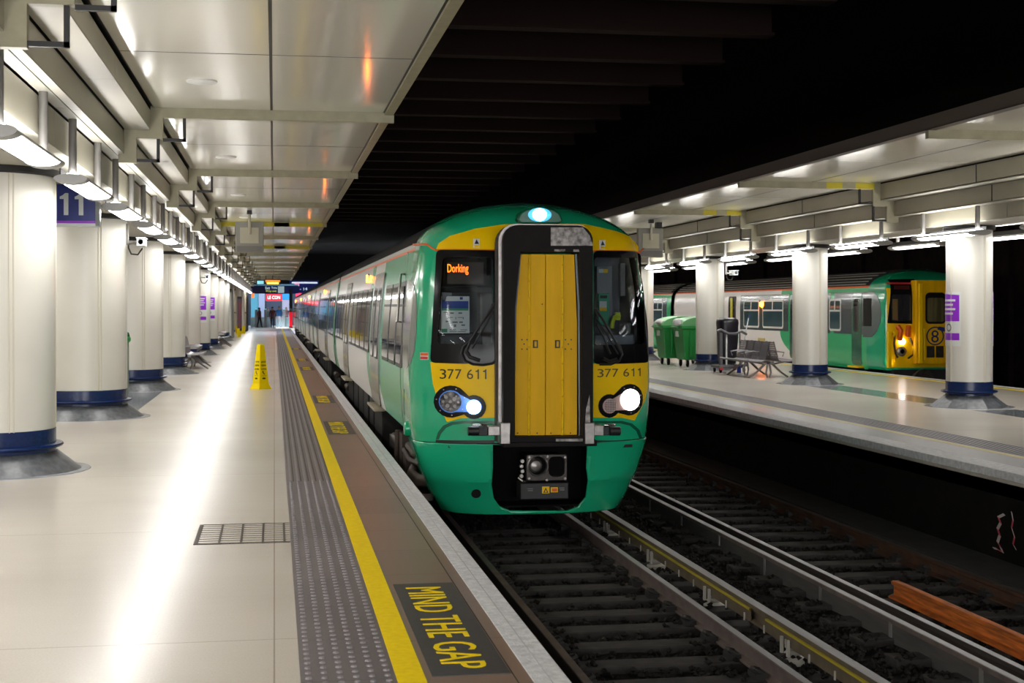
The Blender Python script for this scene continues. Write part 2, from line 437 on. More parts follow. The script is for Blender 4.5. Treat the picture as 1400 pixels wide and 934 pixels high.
def pchip(pts):
    xs = [p[0] for p in pts]; ys = [p[1] for p in pts]; n = len(xs)
    h = [xs[i + 1] - xs[i] for i in range(n - 1)]; d = [(ys[i + 1] - ys[i]) / h[i] for i in range(n - 1)]
    m = [d[0]] + [0 if d[i - 1] * d[i] <= 0 else 2 * d[i - 1] * d[i] / (d[i - 1] + d[i]) for i in range(1, n - 1)] + [d[-1]]
    def f(x):
        if x <= xs[0]: return ys[0]
        if x >= xs[-1]: return ys[-1]
        i = 0
        while x > xs[i + 1]: i += 1
        t = (x - xs[i]) / h[i]
        return (ys[i] * (1 + 2 * t) * (1 - t) ** 2 + h[i] * m[i] * t * (1 - t) ** 2 + ys[i + 1] * t * t * (3 - 2 * t) + h[i] * m[i + 1] * t * t * (t - 1))
    return f

# ------------------------------------------------------------ objects
def thing(name, label, cat, loc=(0, 0, 0), rz=0, group=None):
    o = bpy.data.objects.new(name, None); COL.objects.link(o)
    o.location = loc; o.rotation_euler = (0, 0, rz); o.empty_display_size = 0.2
    o['label'] = label; o['category'] = cat; o['kind'] = 'thing'
    if group: o['group'] = group
    return o
def tag(o, label, cat, group=None, kind='thing'):
    o['label'] = label; o['category'] = cat; o['kind'] = kind
    if group: o['group'] = group
    return o
def struct(o, label=None):
    o['kind'] = 'structure'
    if label: o['label'] = label
    return o
def dup(root, loc=None, rz=None, label=None, group=None):
    def cp(o, par):
        c = o.copy(); COL.objects.link(c)
        if par: c.parent = par
        for ch in o.children: cp(ch, c)
        return c
    r = cp(root, None)
    if loc is not None: r.location = loc
    if rz is not None: r.rotation_euler = (0, 0, rz)
    if label: r['label'] = label
    if group: r['group'] = group
    return r
ORD = 'first second third fourth fifth sixth seventh eighth ninth tenth eleventh twelfth thirteenth fourteenth fifteenth sixteenth seventeenth eighteenth nineteenth twentieth'.split()
ORD += ['twenty-' + w for w in ORD[:9]] + ['thirtieth'] + ['thirty-' + w for w in ORD[:9]] + ['fortieth'] + ['forty-' + w for w in ORD[:9]]
# ============================================================ STATION SHELL
YA, YB = -10.0, 119.0
BEAMS = [16.85 + 7.35 * k for k in range(-3, 14)]
COLS = [15.5 + 7.35 * k for k in range(-3, 9)]

struct(MB().box(-8.5, 0.117, YA, 128, -0.3, 0).build('floor', 'floor', smooth=0))
struct(MB().box(0.55, 0.68, YA, YB, -0.3, 0.004).build('trim_1', 'lineyellow', smooth=0), 'yellow safety line along the left platform')
struct(MB().box(0.68, 1.155, YA, YB, -0.3, 0).box(1.083, 1.089, YA, YB, -0.01, 0.0015, 1).build('trim_2', ['paverstrip', 'black'], smooth=0), 'brown pavers beside the yellow line')
e = MB().box(1.155, 1.32, YA, YB, -0.14, 0.004).box(1.232, 1.238, YA, YB, 0, 0.006, 1)
struct(e.build('trim_3', ['edgewhite', 'linewhite'], smooth=0, bevel=0.006), 'white painted coping of the left platform')
# tactile strip: rows of studs near the camera, ribs further on
t = MB().box(0.117, 0.55, YA, YB, -0.3, 0)
rows = [0.155 + 0.072 * k for k in range(6)]
def stud(mb, x, y, r=0.017, h=0.008):
    n = 8; vs = []; fs = []
    for rr, hh in ((r, 0.0), (r * .8, h * .75)):
        vs += [(x + rr * math.cos(2 * PI * k / n), y + rr * math.sin(2 * PI * k / n), hh) for k in range(n)]
    vs.append((x, y, h))
    fs = [(k, (k + 1) % n, n + (k + 1) % n, n + k) for k in range(n)] + [(n + k, n + (k + 1) % n, 2 * n) for k in range(n)]
    mb.add(vs, fs, 1)
y = 5.6
while y < 14:
    for x in rows: stud(t, x, y)
    y += 0.094
for x in rows:
    t.box(x - .011, x + .011, 14, YB, 0, 0.006, 1)
    t.box(x + .024, x + .036, 14, YB, -.01, 0.0008, 2)
struct(t.build('trim_4', ['tactile', mat('tactile_stud_highlight', (0.24, 0.22, 0.24), 0.3), 'grate'], smooth=0, fix=False), 'grey tactile paving with rows of studs')  # stud colour lightened to carry their highlights
struct(MB().box(-3.6, -2.22, 23.7, 29.4, -.05, 0.002).build('trim_5', 'floorband', smooth=0), 'grey terrazzo band between the left columns')

# platform faces, track bed, walls, dark upper void
struct(MB().box(0.9, 1.24, YA, YB, -1.5, -0.14).build('wall_1', 'platwall', smooth=0), 'sooty face of the left platform')
bed = MB()
nx, ny = 30, 90
random.seed(3)
vs = []
for j in range(ny + 1):
    for i in range(nx + 1):
        x = 1.2 + 6.5 * i / nx; yy = 4 + 26 * j / ny
        vs.append((x, yy, -1.13 + random.uniform(-.025, .025)))
bed.add(vs, [(j * (nx + 1) + i, j * (nx + 1) + i + 1, (j + 1) * (nx + 1) + i + 1, (j + 1) * (nx + 1) + i) for j in range(ny) for i in range(nx)])
bed.box(1.0, 7.9, YA, 4, -1.4, -1.13).box(1.0, 7.9, 30, 128, -1.4, -1.13).box(15, 20, YA, 128, -1.5, -1.2)
struct(bed.build('ground', 'bed', smooth=0, fix=False), 'sooty track bed')
struct(MB().box(7.6, 15.5, YA, 128, -0.3, 0).build('floor_2', 'floor', smooth=0), 'cream terrazzo floor of the right platform')
struct(MB().box(7.435, 7.78, YA, 128, -0.085, 0.004).build('trim_6', 'edgewhite', smooth=0, bevel=.006), 'white coping of the right platform')
struct(MB().box(7.78, 8.25, YA, 128, -.2, 0.003).build('trim_7', mat('grey_pavers', (0.20, 0.19, 0.20), 0.3, noise=.15, nscale=2), smooth=0), 'grey pavers of the right platform')
struct(MB().box(8.25, 8.36, YA, 128, -.2, 0.004).build('trim_8', 'linefaint', smooth=0), 'faded yellow line of the right platform')
t = MB().box(8.36, 8.95, YA, 128, -.2, 0.003)
for k in range(8): t.box(8.42 + .068 * k, 8.445 + .068 * k, YA, 60, 0, 0.008, 1)
struct(t.build('trim_9', ['tactile', mat('tactile_rib', (0.2, 0.19, 0.2), 0.35)], smooth=0), 'grey tactile paving of the right platform')
struct(MB().box(15.28, 15.5, YA, 128, -.2, 0.004).box(14.98, 15.12, YA, 128, -.2, 0.004, 1).box(15.5, 15.53, YA, 128, -.2, 0.0, 0).build('trim_10', ['edgewhite', 'lineyellow'], smooth=0), 'white and yellow lines at the far edge of the right platform')
struct(MB().box(11.35, 12.15, 23.6, 29.3, -.05, 0.002).box(11.35, 12.15, 16.2, 21.9, -.05, 0.002).build('trim_11', 'floorband', smooth=0), 'grey terrazzo band between the right columns')
struct(MB().box(7.6, 7.9, YA, 128, -1.5, -0.16).box(15.1, 15.4, YA, 128, -1.5, -.2).build('wall_2', 'platwall', smooth=0), 'sooty faces of the right platform')
struct(MB().box(7.0, 7.6, YA, 60, -1.2, -0.98).build('trim_12', mat('trough_concrete', (.045, .042, .04), .8, noise=.4, nscale=4), smooth=0), 'dusty cable trough along the right platform wall')
struct(MB().box(-8.7, -8.5, YA, 140, -.3, 7).build('wall_left', 'cream', smooth=0))
w = MB().box(20, 20.2, YA, 140, -1.5, 7)
for k in range(40): w.box(19.85, 20, YA + 3.3 * k, YA + 3.3 * k + .5, -1.5, 7)
w.box(18.6, 20, YA, 128, -1.5, -.55, 1)
struct(w.build('wall_right', [mat('sooty_red_brick', (.022, .012, .012), .9, noise=.5, nscale=3, spec=.1), mat('far_ledge', (.07, .06, .055), .8)], smooth=0))
struct(MB().box(7.45, 20.2, YA - .2, YA, -1.5, 7).box(-8.7, 20.2, YA - .2, YA, 4.1, 7).build('wall_back', 'void', smooth=0))
struct(MB().box(-8.7, 20.2, YA, 140, 6.9, 7.1).build('ceiling_2', 'void', smooth=0), 'black roof high above the tracks')
for k in range(26):
    yy = 9 + 2.55 * k
    b = MB().box(1.9, 7.9, yy, yy + .32, 6.05, 6.10).box(1.9, 7.9, yy + .14, yy + .18, 6.1, 6.9)
    o = b.build('ceiling_beam', 'brownsteel', smooth=0)
    struct(o, 'sooty brown roof beam over the tracks')

# ------------------------------------------------------------ left ceiling
ZL = 4.0
def bays():
    ys = [YA] + [b for b in BEAMS if YA < b < YB] + [YB]
    return list(zip(ys[:-1], ys[1:]))
c = MB()
for a, b in bays():
    n = 2 if b - a > 4 else 1
    for q in range(n):
        y0 = a + (b - a) * q / n + .006; y1 = a + (b - a) * (q + 1) / n - .006
        c.box(-1.37, -0.045, y0, y1, ZL, ZL + .03); c.box(-0.02, 1.275, y0, y1, ZL, ZL + .03)
c.box(-1.5, 1.4, YA, YB, ZL + .05, ZL + .12, 1).box(-.047, -.018, YA, YB, ZL - .002, ZL + .02, 1).box(1.268, 1.30, YA, YB, ZL - .002, ZL + .02, 1)
for a, b in bays(): c.box(-1.37, 1.275, (a + b) / 2 - .009, (a + b) / 2 + .009, ZL - .0015, ZL + .02, 1)
struct(c.build('ceiling', ['soffit', 'black'], smooth=0))
c = MB()
for a, b in bays():
    for q in range(2):
        y0 = a + (b - a) * q / 2 + .005; y1 = a + (b - a) * (q + 1) / 2 - .005
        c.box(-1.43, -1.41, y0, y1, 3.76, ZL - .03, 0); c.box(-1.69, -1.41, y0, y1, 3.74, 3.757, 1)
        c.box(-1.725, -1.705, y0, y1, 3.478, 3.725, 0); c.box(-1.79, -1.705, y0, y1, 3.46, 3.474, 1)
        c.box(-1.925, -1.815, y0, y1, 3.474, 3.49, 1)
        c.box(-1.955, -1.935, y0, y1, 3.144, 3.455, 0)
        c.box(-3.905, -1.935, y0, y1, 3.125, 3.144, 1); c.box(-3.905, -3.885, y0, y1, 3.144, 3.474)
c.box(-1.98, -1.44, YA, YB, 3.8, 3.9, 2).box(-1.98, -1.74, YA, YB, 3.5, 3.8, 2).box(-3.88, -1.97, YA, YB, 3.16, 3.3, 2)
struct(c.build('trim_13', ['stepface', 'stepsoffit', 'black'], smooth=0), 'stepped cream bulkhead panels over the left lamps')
c = MB().box(-8.5, -3.9, YA, 128, 3.474, 3.6)
struct(c.build('ceiling_3', 'soffit', smooth=0), 'low ceiling behind the left columns')
struct(MB().box(1.29, 1.39, YA, YB, ZL - .03, ZL + .04).box(1.37, 1.39, YA, YB, ZL, ZL + .35, 1).build('trim_14', ['olive', 'fascia'], smooth=0), 'edge strip of the left ceiling')
def step_beam(y, flip=None, marked=False):
    """cross beam with the stepped end and the two black angle brackets beside it"""
    if flip is None:
        X = lambda x: x; e0, s1, s2, s3 = 1.40, -1.41, -1.705, -1.935; zz = (ZL, 3.757, 3.474); zl = 3.2
    else:
        X = lambda x: x; e0, s1, s2, s3 = 8.08, 10.72, 10.98, 11.23; zz = (3.93, 3.626, 3.34); zl = 3.1
    sg = -1 if flip is None else 1
    w = .14 * sg
    h = .115
    poly = [(e0, zz[0] + .02), (e0, zz[0] - h), (s1 - w, zz[0] - h), (s1 - w, zz[1] - h), (s2 - w, zz[1] - h), (s2 - w, zz[2] - h), (s3 - w * 1.2, zz[2] - h), (s3 - w * 1.2, zz[2] + .02),
            (s2, zz[2] + .02), (s2, zz[1] + .02), (s1, zz[1] + .02), (s1, zz[0] + .02)]
    b = MB().prism(poly, 'y', y, y + .09)
    if marked: b.box(min(e0 * .72, s1 + sg * .1) if flip is None else 9.7, .4 if flip is None else 10.0, y - .003, y, zz[0] - h, zz[0] - .01, 1); b.box(.0 if flip is None else 10.25, 1.3 if flip is None else 10.6, y - .003, y, zz[0] - h, zz[0] - .01, 1)
    o = b.build('ceiling_beam', ['olive', 'olive_mark'], smooth=0)
    struct(o, 'stepped olive beam crossing the ' + ('left' if flip is None else 'right') + ' ceiling')
    for (sx, zt) in ((s1, zz[0]), (s2, zz[1])):
        k = MB(); x0 = sx - w; x1 = x0 - sg * .26; zb = zt - h - .27; t = .035
        k.box(min(x0, x1), max(x0, x1), y + .02, y + .06, zb, zb + t).box(min(x1, x1 + sg * t), max(x1, x1 + sg * t), y + .02, y + .06, zb, zt - h + .03)
        k.build('angle_bracket', 'black', o, smooth=0)
for i, yb in enumerate(BEAMS): step_beam(yb, None, i in (6, 8))

# ------------------------------------------------------------ right ceiling
c = MB(); ZR_ = 3.93
for a, b in bays():
    for q in range(2):
        y0 = a + (b - a) * q / 2 + .006; y1 = a + (b - a) * (q + 1) / 2 - .006
        c.box(8.18, 9.42, y0, y1, ZR_, ZR_ + .03); c.box(9.445, 10.70, y0, y1, ZR_, ZR_ + .03)
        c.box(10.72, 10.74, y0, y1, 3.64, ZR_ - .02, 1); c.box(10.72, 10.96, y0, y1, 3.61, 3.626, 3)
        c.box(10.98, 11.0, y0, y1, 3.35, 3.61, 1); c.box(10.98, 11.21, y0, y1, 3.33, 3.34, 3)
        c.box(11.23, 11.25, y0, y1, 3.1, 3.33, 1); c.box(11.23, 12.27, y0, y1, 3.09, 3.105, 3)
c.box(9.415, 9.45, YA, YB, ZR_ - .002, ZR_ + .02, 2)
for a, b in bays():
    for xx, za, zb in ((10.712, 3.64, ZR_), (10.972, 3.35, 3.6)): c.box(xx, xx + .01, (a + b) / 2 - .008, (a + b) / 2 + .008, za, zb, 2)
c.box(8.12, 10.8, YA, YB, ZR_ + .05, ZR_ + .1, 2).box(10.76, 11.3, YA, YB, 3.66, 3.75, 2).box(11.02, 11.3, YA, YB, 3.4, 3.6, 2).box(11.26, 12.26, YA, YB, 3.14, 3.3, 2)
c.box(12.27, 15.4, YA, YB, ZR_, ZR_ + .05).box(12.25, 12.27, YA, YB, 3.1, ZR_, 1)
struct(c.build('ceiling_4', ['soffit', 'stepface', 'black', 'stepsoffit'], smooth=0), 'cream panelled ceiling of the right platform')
struct(MB().box(8.05, 8.09, YA, YB, ZR_ - .01, ZR_ + .16).box(8.05, 8.18, YA, YB, ZR_ - .015, ZR_ + .0).build('trim_15', 'fascia', smooth=0), 'brown fascia of the right ceiling')
for i, yb in enumerate(BEAMS): step_beam(yb - .15, 1, i in (4, 5))

# ------------------------------------------------------------ columns
def column(loc, R, n_seams, label, ztop, group):
    o = thing('platform_column', label, 'column', loc, 0, group)
    s = MB().lathe([(R, 0.42), (R, ztop - .06)], n=48)
    for k in range(n_seams):
        a = 2 * PI * (k + .15) / n_seams
        for da in (-.035, .035):
            x, y = R * math.cos(a + da), R * math.sin(a + da)
            s.tube([(x, y, .43), (x, y, ztop - .06)], .010, 6, 1)
    s.build('shaft', ['cream', 'seam'], o)
    MB().lathe([(R + .025, ztop - .075), (R + .045, ztop - .06), (R + .045, ztop)], n=48).build('cap_ring', 'black', o)
    prof = [(R + .008, .19), (R + .008, .232), (R + .045, .236), (R + .075, .246), (R + .085, .262), (R + .075, .278), (R + .045, .286), (R + .008, .29), (R + .008, .435)]
    MB().lathe(prof, n=48).build('collar_band', 'blue_band', o)
    MB().lathe([(R + .27, 0.0), (R + .02, .2)], n=12 if R < .5 else 48).build('skirt_base', 'stone', o, smooth=0 if R < .5 else 35)
    MB().lathe([(R + .36, 0.0), (R + .355, .006)], n=48).build('floor_ring', 'greybase', o)
    return o
LC = []
proto = None
pos_words = {}
vis = [k for k in range(len(COLS)) if COLS[k] > 14]
for k, y in enumerate(COLS):
    if k < 3:
        lab = 'cream column standing on the left platform behind the camera, %s of three' % ORD[k]
    elif k == 3: lab = 'huge cream column at the very left edge of the picture beside the platform sign'
    elif k == 4: lab = 'cream column behind the blue number sign carrying a camera bracket'
    elif k == 5: lab = 'cream column just behind the green litter bin on the left platform'
    elif k == 8: lab = 'distant left column with the larger purple poster'
    elif k == 9: lab = 'distant left column with the smaller purple poster behind the other'
    else: lab = 'cream column, %s in the row along the left platform' % ORD[k - 3]
    if k < 3 : continue
    o = column((-2.92, y, 0), .65, 5, lab, 3.125, 'cream columns along the left platform') if proto is None else dup(proto, (-2.92, y, 0), rz=.0, label=lab)
    proto = proto or o
    LC.append(o)
proto = None
RC = []
for k, y in enumerate(COLS):
    if k < 4 or k > 9: continue
    lab = {4: 'cream column with a purple poster in front of the far yellow cab', 5: 'cream column at the camera end of the grey back-to-back bench',
           6: 'cream column beside the black cleaning trolley', 7: 'cream column just behind the green wheelie bins'}.get(k, 'cream column of the right platform hidden beyond the bins, %s of two' % ORD[k - 8])
    if k > 7: continue
    o = column((11.75, y - .1, 0), .385, 4, lab, 3.088, 'cream columns along the right platform') if proto is None else dup(proto, (11.75, y - .1, 0), label=lab)
    proto = proto or o
    RC.append(o)

# ------------------------------------------------------------ hanging lamps
def lamp(loc, label, group, ztop, side, diff):
    """lens-section lamp: grey housing with solid ends, lit white underside, with an added glowing strip and baffle on top to brighten the ceiling"""
    o = thing('hanging_lamp', label, 'lamp', loc, 0, group)
    L = 1.12; W = .15; Z = loc[2]; E_ = .20
    up = [(W * math.cos(a), .040 * math.sin(a)) for a in [PI * k / 10 for k in range(11)]]
    low = [(W * math.cos(a), .048 * math.sin(a)) for a in [PI + PI * k / 10 for k in range(11)]]
    MB().prism(up + [(-W * .97, -.006), (W * .97, -.006)], 'y', -L, L).box(side * -.10 - .006, side * -.10 + .006, -L + .05, L - .05, .02, .10, 1).build('housing', ['alu', 'black'], o)  # black fin added to keep the upward glow off the bulkhead
    for s in (-1, 1):
        a, b = sorted((s * (L - E_), s * L))
        MB().prism(up[1:-1] + low, 'y', a, b).build('end_section', 'lampend', o)
        lens = [(W * 1.02 * math.cos(t), (.044 if math.sin(t) > 0 else .052) * math.sin(t)) for t in [2 * PI * k / 24 for k in range(24)]]
        MB().prism(lens, 'y', s * L, s * (L + .015)).build('end_cap', 'alu', o)
    dn = [(W * .86 * math.cos(a), -.038 * math.sin(a)) for a in [PI * k / 8 for k in range(9)]]
    n = len(dn); q = L - E_
    vs = [(x, -q, z - .005) for x, z in dn] + [(x, q, z - .005) for x, z in dn]
    MB().add(vs, [(i, i + 1, n + i + 1, n + i) for i in range(n - 1)]).build('diffuser', diff, o, fix=False)
    MB().box(side * .01 - .05, side * .01 + .05, -L + .05, L - .05, .03, .050).build('added_uplight_strip', 'uplight', o, smooth=0)  # unseen glowing strip added to brighten the ceiling
    for s in (-1, 1):
        MB().lathe([(.038, .03), (.038, ztop - Z)], (0, s * .97, 0), 12).build('hanger_tube', 'tube', o)
    return o
LY = [14.91 + 3.675 * k for k in range(-4, 28)]
proto = None
for k, y in enumerate(LY):
    lab = 'lens-shaped grey lamp with lit white diffuser, %s along the left platform row' % ORD[k - 3] if k >= 3 else 'lens-shaped grey lamp of the left row behind the camera, %s back' % ORD[2 - k]
    if k == 3: lab = 'nearest lamp of the left row, cut by the left picture edge'
    if k == 4: lab = 'lens-shaped lamp hanging in front of the blue number sign'
    o = lamp((-1.88, y, 2.9), lab, 'hanging lamps over the left platform', 3.474, 1, 'diffuser') if proto is None else dup(proto, (-1.88, y, 2.9), label=lab)
    proto = proto or o
for k in range(2, 11):
    dup(proto, (-3.96, LY[k], 2.9), rz=PI, label='lamp of the hidden row behind the left columns, %s from the station mouth' % ORD[k - 2], group='hanging lamps behind the left columns')
pr = lamp((11.14, LY[4], 2.9), '', 'hanging lamps over the right platform, row nearer the tracks', 3.335, -1, 'diffuser_soft')
pf = lamp((12.36, LY[4], 2.9), '', 'hanging lamps over the right platform, far row', ZR_, 1, 'diffuser_soft')
for k, y in enumerate(LY[:22]):
    w = ORD[k - 5] if k > 4 else None
    la = 'lens-shaped lamp of the near right row, %s counted from the right picture edge' % w if w else 'lens-shaped lamp of the near right row outside the view, %s' % ORD[k]
    lb = 'lens-shaped lamp of the far right row, %s counted from the right picture edge' % w if w else 'lens-shaped lamp of the far right row outside the view, %s' % ORD[k]
    if k == 4:
        pr['label'] = la; pf['label'] = lb; continue
    dup(pr, (11.14, y, 2.9), label=la); dup(pf, (12.36, y, 2.9), label=lb)

# ------------------------------------------------------------ ceiling speakers
pr = None
for k in range(6):
    lab = 'flush round speaker in the left ceiling panels, %s from the camera' % ORD[k]
    loc = (-.73, 14.8 + 7.35 * k, ZL)
    if pr is None:
        pr = thing('ceiling_speaker', lab, 'speaker', loc, 0, 'round ceiling speakers')
        MB().lathe([(.155, .0), (.155, -.012), (.135, -.02)], n=28).build('rim', 'white', pr)
        MB().lathe([(.133, .0), (.133, -.015)], n=28).build('grille', 'tvplate', pr)
    else: dup(pr, loc, label=lab)

# ------------------------------------------------------------ platform number sign
sg = thing('platform_sign', 'blue hanging platform sign reading 11 with purple lower edge', 'sign', (-2.32, 17.1, 0))
MB().box(-.29, .27, 0, .24, 2.70, 3.12).build('sign_body', 'signblue', sg, smooth=0)
MB().prism([(.27, 0), (.31, .05), (.31, .19), (.27, .24)], 'z', 2.64, 3.12).build('edge_strip', 'signsilver', sg, smooth=0)
MB().box(-.24, .27, -.004, .24, 2.672, 2.70).build('purple_strip', 'signpurple', sg, smooth=0)
MB().box(-.24, .27, 0, .24, 2.64, 2.671).build('lower_rail', 'signwhite', sg, smooth=0)
digits('11', lambda u, z: (u, 0, z), -.135, .20, 2.765, 3.02, step=(0, 0), off=.005, st=.20).build('number', 'signwhite', sg, smooth=0)
MB().box(-.2, .2, .08, .16, 3.12, 3.144).build('fixing_plate', 'black', sg, smooth=0)

# ------------------------------------------------------------ cameras on the columns
def cctv(loc, rz, label):
    o = thing('security_camera', label, 'camera', loc, rz)
    MB().box(-.03, .03, -.06, .06, -.05, .28).build('wall_box', 'tube', o, smooth=0, bevel=.006)
    MB().tube([(.02, 0, .05), (.03, 0, -.1), (.07, 0, -.19), (.17, 0, -.2), (.24, 0, -.1)], .013).build('cable', 'black', o)
    MB().tube([(0, 0, -.02), (.12, 0, -.02), (.24, -.02, -.04)], .02).build('arm', 'tube', o)
    MB().box(.17, .29, -.22, .2, -.07, .05).box(.155, .305, -.26, .22, .05, .06).build('housing', 'signwhite', o, smooth=0, bevel=.01)
    MB().lathe([(.04, 0), (.04, .02)], (.23, -.22, -.01), 16, axis='y').build('lens', 'gloss', o)
    return o
cctv((-2.27, 22.85, 2.72), 0, 'white security camera on the left column behind the number sign')
cctv((-2.27, 44.85, 2.65), 0, 'small dark camera on the distant reddish-lit left column')
cctv((12.14, 37.3, 2.65), 0, 'white security camera on the column beside the cleaning trolley')

# ------------------------------------------------------------ ceiling monitors seen from behind
def monitor(loc, ztop, label):
    o = thing('hanging_monitor', label, 'monitor', loc)
    MB().box(-.33, .33, -.08, .08, -.38, .36).build('casing', 'tvgrey', o, smooth=0, bevel=.02)
    MB().box(-.22, .22, -.10, -.08, -.16, .22).build('back_plate', 'tvplate', o, smooth=0, bevel=.008)
    MB().box(-.30, .30, -.095, -.08, -.36, -.22).build('vent_panel', 'tube', o, smooth=0)
    MB().lathe([(.035, .05), (.035, ztop - loc[2])], (0, -.13, 0), 12).build('pole', 'tvplate', o)
    MB().box(-.06, .06, -.19, -.07, ztop - loc[2] - .09, ztop - loc[2]).build('ceiling_mount', 'black', o, smooth=0)
    return o
monitor((-.58, 34.4, 3.38), ZL, 'grey back of a monitor hanging from the left ceiling')
monitor((9.45, 35.2, 3.36), ZR_, 'grey back of a monitor hanging behind the train on the right')
tag(MB().box(9.85, 10.0, 36, 36.2, 3.70, ZR_).build('camera_box', 'black', smooth=0, bevel=.01), 'small black box under the right ceiling near the monitor', 'box')

# ------------------------------------------------------------ floor drain cover and lettered panels
g = thing('drain_cover', 'cream-filled floor grate with dark bars beside the tactile paving', 'drain cover', (-.23, 10.84, 0))
f = MB().box(-.34, -.31, -.47, .47, -.02, .004).box(-.34, .345, -.475, -.455, -.02, .003).box(-.34, .345, .46, .47, -.02, .003)
for k in range(4): f.box(-.17 + .155 * k, -.155 + .155 * k, -.47, .47, -.02, .0035)
f.build('frame', 'grate', g, smooth=0)
f = MB()
for k in range(9): f.box(-.32, .345, -.43 + .1 * k, -.424 + .1 * k, -.02, .0025)
f.build('cross_bars', 'grate', g, smooth=0)
FL = lambda s, x: (x, -s, 0)
def gap_panel(y0, label, first=None):
    if first: return dup(first, (.893, y0, 0), label=label)
    o = thing('floor_panel', label, 'floor sign', (.893, y0, 0), 0, 'mind the gap panels along the platform edge')
    MB().box(-.18, .185, 0, 2.2, -.02, .003).build('panel', 'panelgrey', o, smooth=0)
    # lettering runs towards the camera, tops of the letters to the track
    text('MIND THE GAP', lambda s, x: (x, 2.2 - s, .003), .13, 2.08, -.115, .10, step=(0, 0), off=.002, th=.003).build('lettering', 'lineyellow', o, smooth=0)
    return o
p = gap_panel(6.48, 'dark floor panel reading MIND THE GAP nearest the camera')
for k, y in enumerate((19.1, 25.4, 38.8, 45.5, 58)):
    gap_panel(y, 'distant MIND THE GAP panel on the platform edge, %s beyond the nearest' % ORD[k], p)

# ------------------------------------------------------------ purple posters
def poster(yc, xc, R, ang, zc, w, h, label, rev=False):
    o = thing('poster', label, 'poster', (xc, yc, 0), 0, 'purple notices on the columns')
    S = lambda s, z: (R * math.cos(ang + s / R), R * math.sin(ang + s / R), z)
    z0, z1 = zc - h / 2, zc + h / 2
    patch([[(-w / 2, z0), (w / 2, z0), (w / 2, z1), (-w / 2, z1)]], S, (.06, 0), .006, .005).build('sheet', 'paper', o)
    patch([[(-w / 2, z0 + h * .46), (w / 2 - .03, z0 + h * .46), (w / 2 - .03, z1 - .05), (-w / 2 + .1, z1 - .03), (-w / 2, z1 - .03)]], S, (.06, 0), .009, .004).build('purple_field', 'signpurple', o)
    patch([[(-w / 2, z0 + .1), (w / 2 - .03, z0 + .1), (w / 2 - .03, z0 + .22), (-w / 2, z0 + .22)]], S, (.06, 0), .009, .004).build('purple_foot', 'signpurple', o)
    m = MB()
    for k in range(4): patch([[(-w / 2 + .05, z1 - .16 - .075 * k), (w / 2 - .10 - .05 * (k % 2), z1 - .16 - .075 * k), (w / 2 - .10 - .05 * (k % 2), z1 - .125 - .075 * k), (-w / 2 + .05, z1 - .125 - .075 * k)]], S, (.06, 0), .011, .004, mb=m)
    m.build('text_lines', 'paper', o)
    m = MB()
    patch([disc(.02, z0 + h * .34, .07, 14)], S, (.06, 0), .009, .004, mb=m)
    patch([disc(.02, z0 + h * .34, .045, 14)], S, (.06, 0), .010, .004, mb=m, mi=1)
    m.build('emblem', ['textgrey', 'paper'], o)
    return o
poster(COLS[8], -2.92, .65, math.radians(-62), 1.66, .62, 1.0, 'purple and white notice on the nearer of two distant left columns')
poster(COLS[9], -2.92, .65, math.radians(-62), 1.66, .62, 1.0, 'smaller looking purple notice on the further of two distant left columns')
poster(COLS[4] - .1, 11.75, .385, math.radians(-178), 1.5, .55, .92, 'purple notice on the left side of the right-hand column')
poster(COLS[4] - .1, 11.75, .385, math.radians(8), 1.5, .55, .92, 'purple notice on the right side of the right-hand column')
